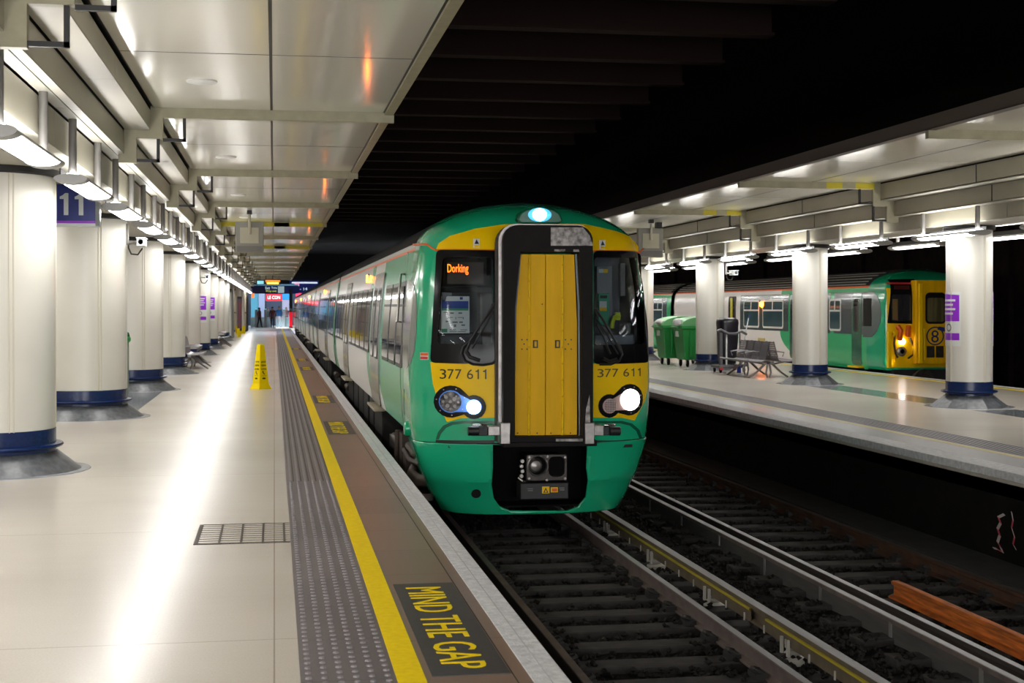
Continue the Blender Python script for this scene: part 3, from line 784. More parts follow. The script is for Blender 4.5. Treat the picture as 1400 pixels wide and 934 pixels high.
# ============================================================ TRAINS
class Shell:
    """rounded vehicle nose: half width w(z), nose set-back y0(z), corner depth D, plan exponent n; local x across, y back, z above rail"""
    def __init__(s, w, y0, D, n, back, org):
        s.w, s.y0, s.D_, s.n, s.back, s.org = w, y0, D, n, back, org
    def D(s, z): return max(.03, min(s.D_, s.back - s.y0(z) - .02))
    def front(s, u, z):
        """u = x / half width"""
        a = min(abs(u), 1.0)
        return (u * s.w(z), s.y0(z) + s.D(z) * (1 - (1 - a ** s.n) ** (1 / s.n)), z)
    def frontx(s, x, z): return s.front(x / s.w(z), z)
    def side(s, y, z):
        """left side surface at distance y behind the nose"""
        d, y0 = s.D(z), s.y0(z)
        if y >= y0 + d: return (-s.w(z), y, z)
        t = min(1, max(0, (d - (y - y0)) / d))
        return (-s.w(z) * (1 - t ** s.n) ** (1 / s.n), y, z)
    def sideR(s, y, z):
        p = s.side(y, z); return (-p[0], p[1], p[2])
    def fp(s, px, py):
        W = lambda x, z: tuple(Vector(s.frontx(x, z)) + Vector(s.org))
        return invert(W, px, py, 0.0, 2.0)
    def sp(s, px, py, y=8.0):
        W = lambda y, z: tuple(Vector(s.side(y, z)) + Vector(s.org))
        return invert(W, px, py, y, 2.0)
    def plane(s, px, py, y):
        x, z = at_y(px, py, y + s.org[1])
        return x - s.org[0], z - s.org[2]
    def nose(s, mb, zlo, zhi, holes=(), ub=.95, step=(.05, .055), mi=0, th=0):
        F = lambda u, z: s.front(u, z)
        vs, fs = curve2d(fill2d([[(-ub, zlo), (ub, zlo), (ub, zhi), (-ub, zhi)]] + list(holes)), F, step, 0, th)
        mb.add(vs, fs, mi)
        zs = [zlo]; k = math.floor(zlo / step[1]) + 1
        while k * step[1] < zhi - 1e-6: zs.append(k * step[1]); k += 1
        zs.append(zhi)
        for sx in (-1, 1):
            grid = []
            for z in zs:
                row = []
                t0 = math.acos(min(1, ub ** (s.n / 2)))
                for i in range(9):
                    a = t0 * (1 - i / 8)
                    ux = math.cos(a) ** (2 / s.n); v = math.sin(a) ** (2 / s.n)
                    row.append((sx * ux * s.w(z), s.y0(z) + s.D(z) * (1 - v), z))
                row[0] = (sx * ub * s.w(z),) + tuple(s.front(ub, z)[1:])
                row.append((sx * s.w(z), s.back, z)); grid.append(row)
            n = 10
            vv = [p for r in grid for p in r]
            ff = [(j * n + i, j * n + i + 1, (j + 1) * n + i + 1, (j + 1) * n + i) for j in range(len(zs) - 1) for i in range(n - 1)]
            mb.add(vv, [f[::-1] for f in ff] if sx < 0 else ff, mi)
        return mb

TY = 15.47
W1 = pchip([(0.30, 1.16), (0.7, 1.28), (1.1, 1.352), (1.4, 1.39), (1.8, 1.40), (2.2, 1.39), (2.7, 1.35), (3.1, 1.30), (3.36, 1.255), (3.46, 1.20), (3.6, 1.03), (3.7, .83), (3.77, .61), (3.81, .43), (3.84, .2), (3.85, .03)])
Y1 = pchip([(0.3, .12), (0.7, .02), (1.1, .0), (2.0, .0), (2.6, .05), (3.2, .12), (3.36, .17), (3.48, .23), (3.6, .33), (3.7, .47), (3.79, .72), (3.85, 1.10)])
T = Shell(W1, Y1, .72, 2.6, 1.25, (2.905, TY, RAIL))
train = thing('train', 'green and yellow electric train numbered 377 611 standing at the left platform', 'train', (2.905, TY, RAIL))

def fpoly(pts): return [T.fp(*p) for p in pts]
def onfront(x, z): return T.frontx(x, z)
FX = onfront

# windscreen openings, measured on the nose surface
def quad_round(pts, r, n=4):
    out = []
    N = len(pts)
    for i in range(N):
        p, a, b = Vector(pts[i]), Vector(pts[i - 1]), Vector(pts[(i + 1) % N])
        da, db = (a - p), (b - p)
        rr = min(r, da.length * .45, db.length * .45)
        s, e = p + da.normalized() * rr, p + db.normalized() * rr
        for k in range(n + 1):
            t = k / n
            q = s * (1 - t) ** 2 + p * 2 * t * (1 - t) + e * t * t
            out.append((q.x, q.y))
    return out
ws_out = {-1: fpoly([(588.5, 496), (681, 498), (681, 343), (597, 342)]), 1: fpoly([(811, 498), (885.5, 495.5), (876, 346), (811, 343)])}
ws_in = {-1: fpoly([(598, 470), (674, 471), (674, 352), (606, 352)]), 1: fpoly([(812, 472), (880, 470), (872, 354), (812, 352)])}
holes = []
for s in (-1, 1):
    holes.append([(x / W1(z), z) for x, z in quad_round(ws_in[s], .05)])
cab = MB(); T.nose(cab, 1.115, 3.85, holes)
cab.build('cab_body', 'green', train, weld=.0008, smooth=50)

# yellow fields
pl = fpoly([(588.5, 495), (592, 525), (599, 549), (611, 577), (630, 572), (678, 571), (678, 497)])
pr_ = fpoly([(811, 497), (885.5, 495), (885.5, 528), (881, 548), (867, 575), (850, 571), (811, 571)])
patch([pl], FX, (.06, .06), .005, .01).build('yellow_panel', 'yellow', train)
patch([pr_], FX, (.06, .06), .005, .01).build('yellow_panel', 'yellow', train)
up = fpoly([(596.5, 341), (600, 333), (615, 323), (650, 313), (690, 307), (748, 306), (800, 307), (840, 316), (866, 329), (872.5, 337), (872.5, 344.5), (811, 342.5), (681, 341.5)])
patch([up], FX, (.05, .03), .005, .01).build('yellow_brow', 'yellow', train)
# orange line round the brow
patch([fpoly([(597, 341), (681, 341.5), (681, 343.6), (596, 343.2)])], FX, (.06, .0), .008, .01).build('orange_line', 'orange_line', train)
patch([fpoly([(811, 342.5), (872.5, 344.5), (880, 339), (880, 341), (873, 347.5), (811, 344.8)])], FX, (.06, .0), .008, .01).build('orange_line', 'orange_line', train)
SX = lambda s, z: T.side(-s, z)
a, b = T.sp(584.5, 334.5, .3), T.sp(595, 342.5, .2)
pts = [T.sp(565, 333.5, 1.0), T.sp(584.5, 333, .4), T.sp(596, 341.3, .2), T.sp(596, 343.6, .2), T.sp(584, 335.5, .4), T.sp(565, 336, 1.0)]
patch([[(-y, z) for y, z in pts]], SX, (.06, 0), .008, .01).build('orange_line', 'orange_line', train)

# windscreens: black surround with the pane inside
for s in (-1, 1):
    fr = patch([quad_round(ws_out[s], .06), quad_round(ws_in[s], .05)], FX, (.05, .05), .012, .03).build('windscreen', 'gloss', train)
    patch([quad_round(ws_in[s], .05)], FX, (.06, .06), .006, .006).build('pane', 'glass', fr)
    if s < 0:
        def F2(x, z): p = FX(x, z); return (p[0], p[1] + .05, p[2])
        d = fpoly([(609.5, 354), (609.5, 391), (666, 391), (666, 354)])
        patch([d], F2, (.06, .06), 0, .03).build('destination_case', 'gloss', fr)
        d2 = fpoly([(612.5, 358.5), (612.5, 388), (662, 388), (662, 358.5)])
        patch([d2], F2, (.06, .06), .004, .004).build('destination_screen', 'screen', fr)
        u = fpoly([(613, 376), (641, 361)])
        text('Dorking', F2, u[0][0], u[1][0], u[0][1], u[1][1], (.1, 0), .008, .004).build('destination_text', 'ledorange', fr, smooth=0)
        # band above the lower glass and service notice in the window
        d3 = fpoly([(600, 392), (600, 400), (679, 400), (679, 392)]); patch([d3], F2, (.06, .06), 0, .02).build('glass_divider', 'gloss', fr)
        n4 = fpoly([(605, 405.5), (605, 456), (643, 456), (643, 405.5)])
        patch([n4], F2, (.06, .06), .02, .003).build('notice', 'paper', fr)
        m = MB()
        patch([fpoly([(605.5, 412), (605.5, 422), (641.5, 422), (641.5, 412)])], F2, (.06, .06), .023, .002, mb=m, mi=0)
        patch([fpoly([(605.5, 422), (605.5, 425), (641.5, 425), (641.5, 422)])], F2, (.06, .06), .023, .002, mb=m, mi=1)
        patch([fpoly([(605.5, 450), (605.5, 455), (613, 455), (613, 450)])], F2, (.06, .06), .023, .002, mb=m, mi=1)
        patch([fpoly([(630, 406.5), (630, 410), (634, 410), (634, 406.5)])], F2, (.06, .06), .023, .002, mb=m, mi=0)
        for (x0, y0, x1, y1) in ((613, 434, 635, 434.9), (613, 434, 614, 437), (624, 434, 625, 437), (634, 434, 635, 437), (608, 427, 614, 428), (617, 427.5, 622, 429.5), (628, 427.5, 633, 429.5),
                                 (611, 439, 616, 441), (620, 440, 627, 442), (629, 440, 634, 442), (622, 444, 625, 447.5), (632, 444, 637, 446), (616, 451, 640, 452), (616, 453.5, 638, 454.5)):
            patch([fpoly([(x0, y0), (x0, y1), (x1, y1), (x1, y0)])], F2, (0, 0), .023, .002, mb=m, mi=2)
        m.build('notice_print', ['paperblue', 'papergreen', 'textgrey'], fr)
    # wiper: arm, blade and hose, with parking loop at the sill
    Q = lambda px, py, off=.05: tuple(Vector(T.frontx(*T.fp(px, py))) + Vector((0, -off, 0)))
    wp = MB()
    if s < 0:
        wp.tube([Q(676, 414, .07), Q(660, 437, .08), Q(641, 466, .08), Q(637, 478, .07)], [.016, .013, .012, .012], 8)
        wp.tube([Q(675, 422, .05), Q(662, 446, .06), Q(644, 476, .06)], .010, 6)
        wp.tube([Q(676, 408, .04), Q(681, 417, .05), Q(677, 424, .05)], .018, 8)
        wp.tube([Q(641, 466, .07), Q(632, 474, .07), Q(629.5, 483, .07), Q(634, 493, .07), Q(645, 498, .07), Q(660, 499, .07), Q(672, 497, .06), Q(680, 489, .06), Q(677, 482, .06)], .012, 8)
        wp.tube([Q(636, 480, .06), Q(641, 488, .06), Q(655, 493, .06)], .02, 8)
    else:
        wp.tube([Q(812, 422, .07), Q(824, 440, .08), Q(838, 465, .08), Q(848, 483, .07)], [.016, .013, .012, .012], 8)
        wp.tube([Q(812, 440, .05), Q(822, 458, .06), Q(833, 484, .06)], .012, 6)
        wp.tube([Q(813, 434, .05), Q(827, 455, .06), Q(843, 484, .06)], .010, 6)
        wp.tube([Q(838, 466, .07), Q(846, 474, .07), Q(849, 484, .07), Q(845, 493, .07), Q(833, 498, .07), Q(818, 498, .07)], .013, 8)
        wp.tube([Q(823, 490, .05), Q(832, 494, .05), Q(842, 491, .05)], .02, 8)
    wp.build('wiper', 'black', fr)
    # sill strip under the pane
    zs = fpoly([(590, 472), (590, 492), (679, 494), (679, 474)]) if s < 0 else fpoly([(812, 474), (812, 494), (884, 491), (882, 473)])
    patch([zs], FX, (.05, .05), .016, .02).build('sill_panel', 'gloss', fr)

# cab interior seen through the windscreens (local coordinates)
ci = MB().box(-1.25, 1.25, 1.30, 1.34, 1.2, 3.35, 0).box(-1.22, 1.22, .55, 1.3, 1.2, 2.02, 1).box(-1.25, 1.25, .6, 1.3, 3.22, 3.26, 1).box(-.52, -.45, .2, 1.3, 1.3, 3.2, 1).box(.45, .52, .2, 1.3, 1.3, 3.2, 1).box(-1.26, -1.22, .75, 1.3, 1.2, 3.3, 1).box(1.22, 1.26, .75, 1.3, 1.2, 3.3, 1)
ci = ci.build('cab_interior', ['cabgrey', 'cabdark'], train, smooth=0)
IN = lambda px, py: T.plane(px, py, 1.26)
def ibox(name, x0, y0, x1, y1, ya, yb, m, bev=.008):
    a, b = T.plane(x0, y1, ya), T.plane(x1, y0, ya)
    return MB().box(a[0], b[0], ya, yb, a[1], b[1]).build(name, m, ci, smooth=0, bevel=bev)
ibox('grey_locker', 816, 364, 837, 446, .95, 1.3, mat('locker_grey', (.24, .25, .25), .5))
ibox('emergency_cabinet', 818, 401, 833, 445, .90, .95, mat('cabinet_green', (.0, .33, .14), .4))
ibox('cabinet_window', 820.5, 404, 830, 408, .89, .90, 'black', 0)
ibox('cabinet_notice', 820, 412, 829.5, 425, .89, .90, 'paper', 0)
ibox('cabinet_notice_band', 820, 420.5, 829.5, 425, .885, .89, 'yellow', 0)
ibox('locker_label', 819, 368, 831, 373, .94, .95, 'paper', 0)
ibox('locker_label_band', 825, 368, 831, 373, .935, .94, 'yellow', 0)
ibox('sun_blind_bracket', 848, 360, 855, 405, .85, .95, 'tube')
h = [T.plane(*p, .8) for p in ((837, 449), (837.5, 440), (840, 434), (844, 432), (848, 431))]
MB().tube([(x, .8, z) for x, z in h], .025, 8).build('lime_handle', 'lime', ci)
ibox('handle_block', 842, 427, 848.5, 438, .80, .86, 'lime')
ibox('inner_post', 658, 402, 664.5, 470, .9, 1.0, 'steel', 0)
ibox('seat_back', 856, 441, 872, 470, .75, .9, 'tube', .03)
ibox('desk_console', 813, 457, 868, 480, .42, .8, mat('desk_grey', (.16, .17, .19), .25), .02)
ibox('desk_console', 600, 455, 660, 480, .42, .8, 'cabdark', .02)
ibox('camera_unit', 604, 399, 619, 412, .25, .32, 'gloss', .01)

# gangway: frame, edge band, folded yellow door
def pf(pts, y): return [T.plane(px, py, y) for px, py in pts]
yF, yD = -.30, -.14
ol = pf([(687, 606), (809.5, 606), (812.5, 307.5), (689, 308.5)], yF)
x0, x1, z0, z1 = (ol[0][0] + ol[3][0]) / 2, (ol[1][0] + ol[2][0]) / 2, ol[0][1], (ol[2][1] + ol[3][1]) / 2
def archshape(x0, x1, z0, z1, r):
    return [(x0, z0), (x1, z0)] + [(x1 - r + r * math.cos(a), z1 - r + r * math.sin(a)) for a in [PI / 2 * k / 6 for k in range(7)]] + [(x0 + r - r * math.sin(a), z1 - r + r * math.cos(a)) for a in [PI / 2 * k / 6 for k in range(7)]]
YF = lambda x, z: (x, yF, z)
dr = pf([(706, 597), (794, 597), (789.5, 347), (714.5, 347)], yF)
inner = [(dr[0][0] - .015, dr[0][1]), (dr[1][0] + .015, dr[1][1]), (dr[1][0] + .015, dr[2][1] - .6), (dr[2][0] + .02, dr[2][1] + .02), (dr[3][0] - .02, dr[3][1] + .02), (dr[0][0] - .015, dr[3][1] - .6)]
gw = patch([archshape(x0, x1, z0, z1, .17), inner], YF, (0, 0), 0, .42).build('gangway_frame', 'rubber', train, smooth=30, bevel=.008)
# pale metal band round the back of the frame
YB_ = lambda x, z: (x, yF + .10, z)
patch([archshape(x0 - .035, x1 + .02, z0 + .0, z1 + .018, .19), archshape(x0 + .02, x1 - .02, z0 + .02, z1 - .03, .15)], YB_, (0, 0), 0, .05).build('edge_band', 'steel', gw, smooth=30)
patch([archshape(x0 - .05, x1 + .03, z0, z1 + .012, .20), archshape(x0 + .02, x1 - .02, z0 + .02, z1 - .03, .15)], YB_, (0, 0), -.12, .06).build('edge_band', 'darksteel', gw, smooth=30)
for pts_ in ([(753, 311), (797, 311), (806, 322), (811, 336), (753, 336)], [(758, 341), (773, 341), (772, 344), (758, 344)], [(784, 341), (791, 341), (792, 344.5), (784, 344)],
             [(801, 560), (806, 540), (807, 585), (799, 598)], [(760, 600), (797, 600), (797, 603.5), (760, 603.5)]):
    patch([pf(pts_, yF)], YF, (0, 0), .004, .006).build('worn_plate', 'worn', gw, smooth=0)
YD = lambda x, z: (x, yD, z)
seam = [(706.5, 715), (726.5, 729), (749.5, 750), (773, 774), (793.5, 789.5)]
seam = [((706.5, 714.5)), (726.5, 727.5), (749.5, 749.7), (773, 772.5), (793.5, 789.5)]
zt = pf([(750, 347)], yF)[0][1]; zb = pf([(750, 597)], yF)[0][1]
lv = []
for i in range(4):
    (b0, t0), (b1, t1) = seam[i], seam[i + 1]
    P4 = pf([(b0, 597), (b1, 597), (t1, 347), (t0, 347)], yF)
    mid = lambda a, b, f: (a[0] + (b[0] - a[0]) * f, a[1] + (b[1] - a[1]) * f)
    lp = [(P4[0][0] + .003, zb), (P4[1][0] - .003, zb), (P4[1][0] - .003, zb + (zt - zb) * .62), (P4[2][0] - .003, zt), (P4[3][0] + .003, zt), (P4[0][0] + .003, zb + (zt - zb) * .62)]
    if i in (1, 2): lp = [lp[0], lp[1], lp[3], lp[4]]
    o = patch([lp], YD, (0, 0), 0, .05).build('door_leaf', 'doorYellow', gw, smooth=0, bevel=.004)
    lv.append(o)
for px in ((726.5, 727.2), (773, 772.6)):
    a, b = pf([(px[0], 597), (px[1], 348)], yF)
    hg = MB().tube([(a[0], yD - .008, zb), (b[0], yD - .008, zt - .01)], .014, 8)
    for k in range(11):
        z = zb + (zt - zb) * (k + .3) / 11; hg.box(a[0] - .017, a[0] + .017, yD - .024, yD, z, z + .02, 1)
    hg.build('hinge', ['yellow', 'doorYellow'], gw)
for px in (735.5, 766):
    a, b = pf([(px - 5, 478), (px + 5, 464)], yF)
    m = MB().box(a[0], b[0], yD - .006, yD, a[1], b[1]).box(a[0] + .012, b[0] - .012, yD - .008, yD - .005, a[1] + .012, b[1] - .012, 1).box((a[0] + b[0]) / 2 - .012, (a[0] + b[0]) / 2 + .012, yD - .02, yD, a[1] + .025, b[1] - .025, 0)
    m.build('door_handle', ['doorYellow', 'ink'], gw, smooth=0)
m = MB()
for px, py in ((711, 594), (738, 594), (757, 594), (784, 594), (720, 471), (781, 471), (717, 465), (724, 465), (717, 478), (724, 478), (777, 465), (785, 465), (777, 478), (785, 478), (745, 416)):
    x, z = T.plane(px, py, yF); m.lathe([(.008, 0), (.008, .004)], (x, yD - .004, z), 8, axis='y')
m.build('door_screws', 'ink', gw)
for s in (0, 1):
    e0 = pf([(703.5, 597), (707, 420), (713.5, 347)] if s == 0 else [(796.5, 597), (795, 420), (791, 347)], yF)
    MB().tube([(x, yD - .03, z) for x, z in e0], .016, 8).build('door_seal', 'seal', gw)
# latch brackets at the foot of the frame
for s in (-1, 1):
    X = lambda px, py, y=yF: T.plane(px, py, y)
    if s < 0: q = [(684, 578, 697, 607), (668, 583, 684, 596), (646, 584, 668, 597)]
    else: q = [(799, 578, 812, 607), (812, 582, 826, 596), (826, 584, 842, 596)]
    m = MB()
    for k, (a0, b0, a1, b1) in enumerate(q):
        p0, p1 = X(a0, b1), X(a1, b0)
        m.box(p0[0], p1[0], yF - .03 + .05 * k, yF + .22, p0[1], p1[1], 1 if k == 2 else 0)
    a = X(q[2][0] + (2 if s < 0 else 16), 590)
    m.tube([(a[0] - .06, yF + .05, a[1]), (a[0] + .06, yF + .05, a[1])], .05, 12, 1)
    a, b = X(q[2][0], 584), X(q[2][2], 584)
    m.tube([(a[0], yF + .03, a[1] + .02), (b[0], yF + .03, b[1] + .02)], .014, 6, 2)
    m.build('latch', ['steel', 'black', 'chrome'], gw, bevel=.006)

# top marker light
mk = pf([(707, 301), (711, 291), (720, 285.5), (738, 283.5), (756, 285.5), (765, 291), (770, 302), (765, 306), (712, 306)], .16)
o = MB().prism(mk, 'y', .16, 1.0).build('marker_light', 'darkgreen', train, bevel=.02, smooth=30)
cx, cz = T.plane(738, 293.8, .16)
lens = MB().lathe([(1.0, 0), (.96, -.02), (.5, -.035)], n=28, axis='y').build('marker_lens', 'lenscyan', o); lens.location = (cx, .165, cz); lens.scale = (.135, 1.2, .080)
lens = MB().lathe([(1.0, 0), (.9, -.02), (.4, -.03)], n=20, axis='y').build('lit_lamp', 'headblue', o); lens.location = (cx - .01, .12, cz); lens.scale = (.080, 1, .070)

# headlight clusters
def peanut(a, ra, b, rb, n=14):
    """outline round two discs, anticlockwise"""
    A, B = Vector(a), Vector(b)
    d = B - A; base = math.atan2(d.y, d.x); L = d.length
    pts = []
    oa = math.radians(52)
    for k in range(n + 1):
        t = base + oa + (2 * PI - 2 * oa) * k / n; pts.append((A.x + ra * math.cos(t), A.y + ra * math.sin(t)))
    for k in range(n + 1):
        t = base + PI + oa + (2 * PI - 2 * oa) * k / n; pts.append((B.x + rb * math.cos(t), B.y + rb * math.sin(t)))
    return pts
for s in (-1, 1):
    big, small = (T.fp(617, 549), T.fp(648, 556.5)) if s < 0 else (T.fp(860, 546.5), T.fp(832.5, 555))
    o = patch([peanut(big, .178, small, .132)], FX, (.05, .05), .018, .03).build('headlight_cluster', 'gloss', train, bevel=.008)
    patch([peanut(big, .125, small, .085)], FX, (.05, .05), .021, .004).build('reflector', 'lensglow' if s < 0 else mat('reflector_pink', (.62, .45, .42), .2, .3), o)
    patch([disc(*big, .113 if s < 0 else .118)], FX, (.05, .05), .032, .014).build('main_lamp', 'lensdark' if s < 0 else 'headwhite', o)
    patch([disc(*small, .076)], FX, (.05, .05), .032, .014).build('marker_lamp', 'headblue' if s < 0 else 'lenspink', o)
    m = MB()
    if s > 0:
        for k in range(-3, 4):
            hw = math.sqrt(.074 ** 2 - (k * .02) ** 2)
            patch([[(small[0] - hw, small[1] + k * .02 - .002), (small[0] + hw, small[1] + k * .02 - .002), (small[0] + hw, small[1] + k * .02 + .002), (small[0] - hw, small[1] + k * .02 + .002)]], FX, (0, 0), .034, .003, mb=m)
            patch([[(small[0] + k * .02 - .002, small[1] - hw), (small[0] + k * .02 + .002, small[1] - hw), (small[0] + k * .02 + .002, small[1] + hw), (small[0] + k * .02 - .002, small[1] + hw)]], FX, (0, 0), .034, .003, mb=m)
        m.build('lamp_grid', 'ink', o)
    else:
        for (dx, dz, r) in ((-.045, .05, .02), (.04, .03, .022), (-.03, -.045, .022), (.045, -.05, .018), (0, .085, .014), (-.075, 0, .015), (.08, -.005, .014), (0, 0, .016), (-.06, .07, .01), (.06, .06, .012), (0, -.08, .013)):
            patch([disc(big[0] + dx, big[1] + dz, r, 12)], FX, (0, 0), .036, .004, mb=m)
        m.build('lamp_facets', mat('facet_glass', (.30, .30, .32), .15, .7), o)
    m = MB()
    for k in range(7):
        a = 2 * PI * k / 7 + .3
        patch([disc(big[0] + .15 * math.cos(a), big[1] + .15 * math.sin(a), .007, 8)], FX, (0, 0), .023, .006, mb=m)
    m.build('screws', 'steel', o)
# unit numbers
for s in (-1, 1):
    a, b = (T.fp(601.5, 518), T.fp(666.5, 505)) if s < 0 else (T.fp(816.5, 516), T.fp(876.5, 503))
    digits('377 611', FX, a[0], b[0] + .02, a[1], b[1], step=(.06, 0), off=.008, th=.004, st=.14).build('number_lettering', 'ink' if s < 0 else mat('faded_ink', (.10, .07, .04), .5), train, smooth=0)
# green arches over the step ledges, ledge strips
for s in (-1, 1):
    ar = fpoly([(596, 601), (599, 591), (606, 582), (617, 577), (632, 575.5), (676, 575.5), (676, 579), (634, 579), (619, 581), (610, 585), (603, 593), (600, 601)] if s < 0 else
               [(810, 575.5), (850, 575.5), (864, 579), (874, 588), (878, 601), (875, 601), (870, 589.5), (861, 582), (848, 579), (810, 579)])
    patch([ar], FX, (.05, .03), .004, .006).build('arch_shadow_gap', 'darkgreen', train)
    lg = fpoly([(596, 601.5), (596, 605.5), (676, 606), (676, 602)] if s < 0 else [(810, 602), (810, 606), (879, 605), (879, 601)])
    patch([lg], FX, (.05, 0), .006, .02).build('step_ledge', 'black', train)
    lg = fpoly([(614, 608), (614, 612), (664, 613), (664, 608.5)] if s < 0 else [(814, 608), (814, 612), (862, 611), (862, 607)])
    patch([lg], FX, (.05, 0), .03, .06).build('step_tread', 'darksteel', train)
# warning labels
for pts, mm in (([(647, 327), (656, 327), (656, 339), (647, 339)], 'paper'), ([(819, 329), (827, 329), (827, 341), (819, 341)], 'paper')):
    q = fpoly(pts); o = patch([q], FX, (0, 0), .010, .006).build('warning_label', mm, train)
    x0_, x1_ = q[0][0], q[1][0]; zt_, zb_ = q[0][1], q[2][1]
    m = MB()
    patch([[(x0_ + .008, zb_ + .003), (x1_ - .008, zb_ + .003), (x1_ - .008, zb_ + .03), (x0_ + .008, zb_ + .03)]], FX, (0, 0), .012, .003, mb=m)
    patch([[(x0_ + .012, zb_ + .042), (x1_ - .012, zb_ + .042), ((x0_ + x1_) / 2, zt_ - .006)]], FX, (0, 0), .012, .003, mb=m, mi=1)
    m.build('label_symbol', ['yellow', 'ink'], o)
for sgn, pts in ((-1, [(575, 482), (586, 482), (586, 492), (575, 492)]), (1, [(887.5, 480), (893, 480), (893.5, 490), (888, 490)])):
    if sgn < 0:
        q = [T.sp(px, py, .4) for px, py in pts]; S_ = SX; q = [(-y, z) for y, z in q]
    else:
        q = [T.fp(px, py) for px, py in pts]; S_ = FX
        if max(abs(a) for a, b in q) > 1.385: continue
    o = patch([q], S_, (0, 0), .006, .006).build('warning_label', 'paper', train)
    cx, cz = sum(a for a, b in q) / 4, sum(b for a, b in q) / 4
    m = MB(); hw = abs(q[1][0] - q[0][0]) / 2; hh = abs(q[0][1] - q[2][1]) / 2
    patch([[(cx - hw * .9, cz + .005), (cx + hw * .9, cz + .005), (cx + hw * .9, cz + hh * .9), (cx - hw * .9, cz + hh * .9)]], S_, (0, 0), .008, .003, mb=m)
    patch([[(cx - hw * .9, cz - hh * .9), (cx + hw * .9, cz - hh * .9), (cx + hw * .9, cz - .005), (cx - hw * .9, cz - .005)]], S_, (0, 0), .008, .003, mb=m, mi=1)
    m.build('label_symbol', ['orange_line', 'red'], o)

# valance with the coupler opening
W2 = pchip([(0.30, 1.05), (0.45, 1.13), (0.62, 1.20), (.8, 1.27), (1.1, 1.36)])
Y2 = pchip([(0.30, .10), (.62, .0), (.70, -.045), (1.1, -.05)])
V = Shell(W2, Y2, .75, 2.5, 1.15, T.org)
def vp(pts): return [V.fp(*p) for p in pts]
op = vp([(674, 608), (674, 640), (672, 662), (675, 682), (683, 693), (697, 699.0), (776, 699.0), (790, 694), (801, 681), (804, 662), (802, 640), (803, 608)])
op = [(x, min(z, 1.099)) for x, z in op]
vm = MB(); zlo = V.fp(738, 703)[1]
V.nose(vm, zlo, 1.105, [[(x / W2(z), z) for x, z in op]], ub=.94, step=(.04, .04))
val = vm.build('valance', 'green', train, weld=.0008, smooth=22)
sm = val.modifiers.new('skin', 'SOLIDIFY'); sm.thickness = .03; sm.offset = -1
c = V.fp(651, 675); patch([disc(*c, .052, 18)], lambda x, z: V.frontx(x, z), (0, 0), .004, .006).build('tow_hole', 'ink', val)
# coupler pocket
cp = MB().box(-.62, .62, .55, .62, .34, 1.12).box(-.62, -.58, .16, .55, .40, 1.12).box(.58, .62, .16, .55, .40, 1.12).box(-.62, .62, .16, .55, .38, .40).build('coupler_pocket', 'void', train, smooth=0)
yC = -.05
P = lambda px, py: T.plane(px, py, yC)
a, b = P(720, 657.5), P(775, 621.5)
YC = lambda x, z: (x, yC, z)
cc = P(735, 637); pk = pf([(750, 652), (772, 652), (772, 624), (750, 624)], yC)
cpl = patch([rrect(a[0], b[0], a[1], b[1], .02), disc(*cc, .105, 24), rrect(pk[0][0], pk[1][0], pk[0][1], pk[2][1], .06)], YC, (0, 0), 0, .10).build('coupler', 'darksteel', train, bevel=.006)
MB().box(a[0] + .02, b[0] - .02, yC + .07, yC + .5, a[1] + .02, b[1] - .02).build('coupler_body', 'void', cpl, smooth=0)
MB().lathe([(.115, .02), (.12, -.01), (.105, -.02), (.10, .02)], (cc[0], yC, cc[1]), 28, axis='y', closed=False).build('cone_rim', 'steel', cpl)
MB().lathe([(.09, .08), (.075, .0), (.055, -.03), (.012, -.045)], (cc[0] - .02, yC + .02, cc[1]), 24, axis='y').build('cone', 'steel', cpl)
m = MB()
for px, py in ((723, 625), (772, 625), (723, 654), (772, 654), (748, 624), (747, 656)): x, z = P(px, py); m.lathe([(.014, 0), (.014, .03)], (x, yC - .03, z), 8, axis='y')
m.build('bolts', 'steel', cpl)
eb = MB(); a2, b2 = P(712, 684), P(778, 660); eb.box(a2[0], b2[0], yC + .02, yC + .3, a2[1], b2[1])
ebx = eb.build('coupler_box', 'black', cpl, smooth=0, bevel=.01)
m = MB()
a3, b3 = P(741.5, 675), P(751.5, 665.5); m.box(a3[0], b3[0], yC + .012, yC + .02, a3[1], b3[1], 0)
tri = [P(743, 674), P(750, 674), P(746.5, 667)]; patch([tri], lambda x, z: (x, yC + .012, z), (0, 0), .002, .002, mb=m, mi=1)
tri = [P(745, 673.2), P(748, 673.2), P(746.5, 669.5)]; patch([tri], lambda x, z: (x, yC + .012, z), (0, 0), .004, .002, mb=m, mi=0)
m.build('warning_plate', ['yellow', 'ink'], cpl, smooth=0); m = MB()
a3, b3 = P(753.5, 673.5), P(763, 666.5); m.box(a3[0], b3[0], yC + .012, yC + .02, a3[1], b3[1], 0)
a3, b3 = P(755, 672.5), P(762, 668); m.box(a3[0], b3[0], yC + .010, yC + .012, a3[1], b3[1], 2)
for (x0_, y0_, x1_, y1_) in ((721, 668, 729, 669.3), (722, 670.5, 729, 671.8), (765, 667, 772, 668.3), (766, 669.5, 772, 670.8)):
    a3, b3 = P(x0_, y1_), P(x1_, y0_); m.box(a3[0], b3[0], yC + .012, yC + .02, a3[1], b3[1], 3)
m.build('warning_plate', ['yellow', 'ink', 'orange_line', 'textgrey'], cpl, smooth=0)
a, b = P(710, 652), P(718, 630)
m = MB()
for k in range(4): m.lathe([(.02, 0), (.026, .02), (.02, .05)], ((a[0] + b[0]) / 2 + .01 * (k % 2), yC + .04, a[1] + (b[1] - a[1]) * k / 3.2), 10, axis='y')
m.tube([(a[0], yC + .06, a[1] - .02), (a[0] + .04, yC, a[1] - .05), (a[0] + .07, yC + .02, a[1] - .06)], .012, 6)
m.build('air_cocks', 'steel', cpl)
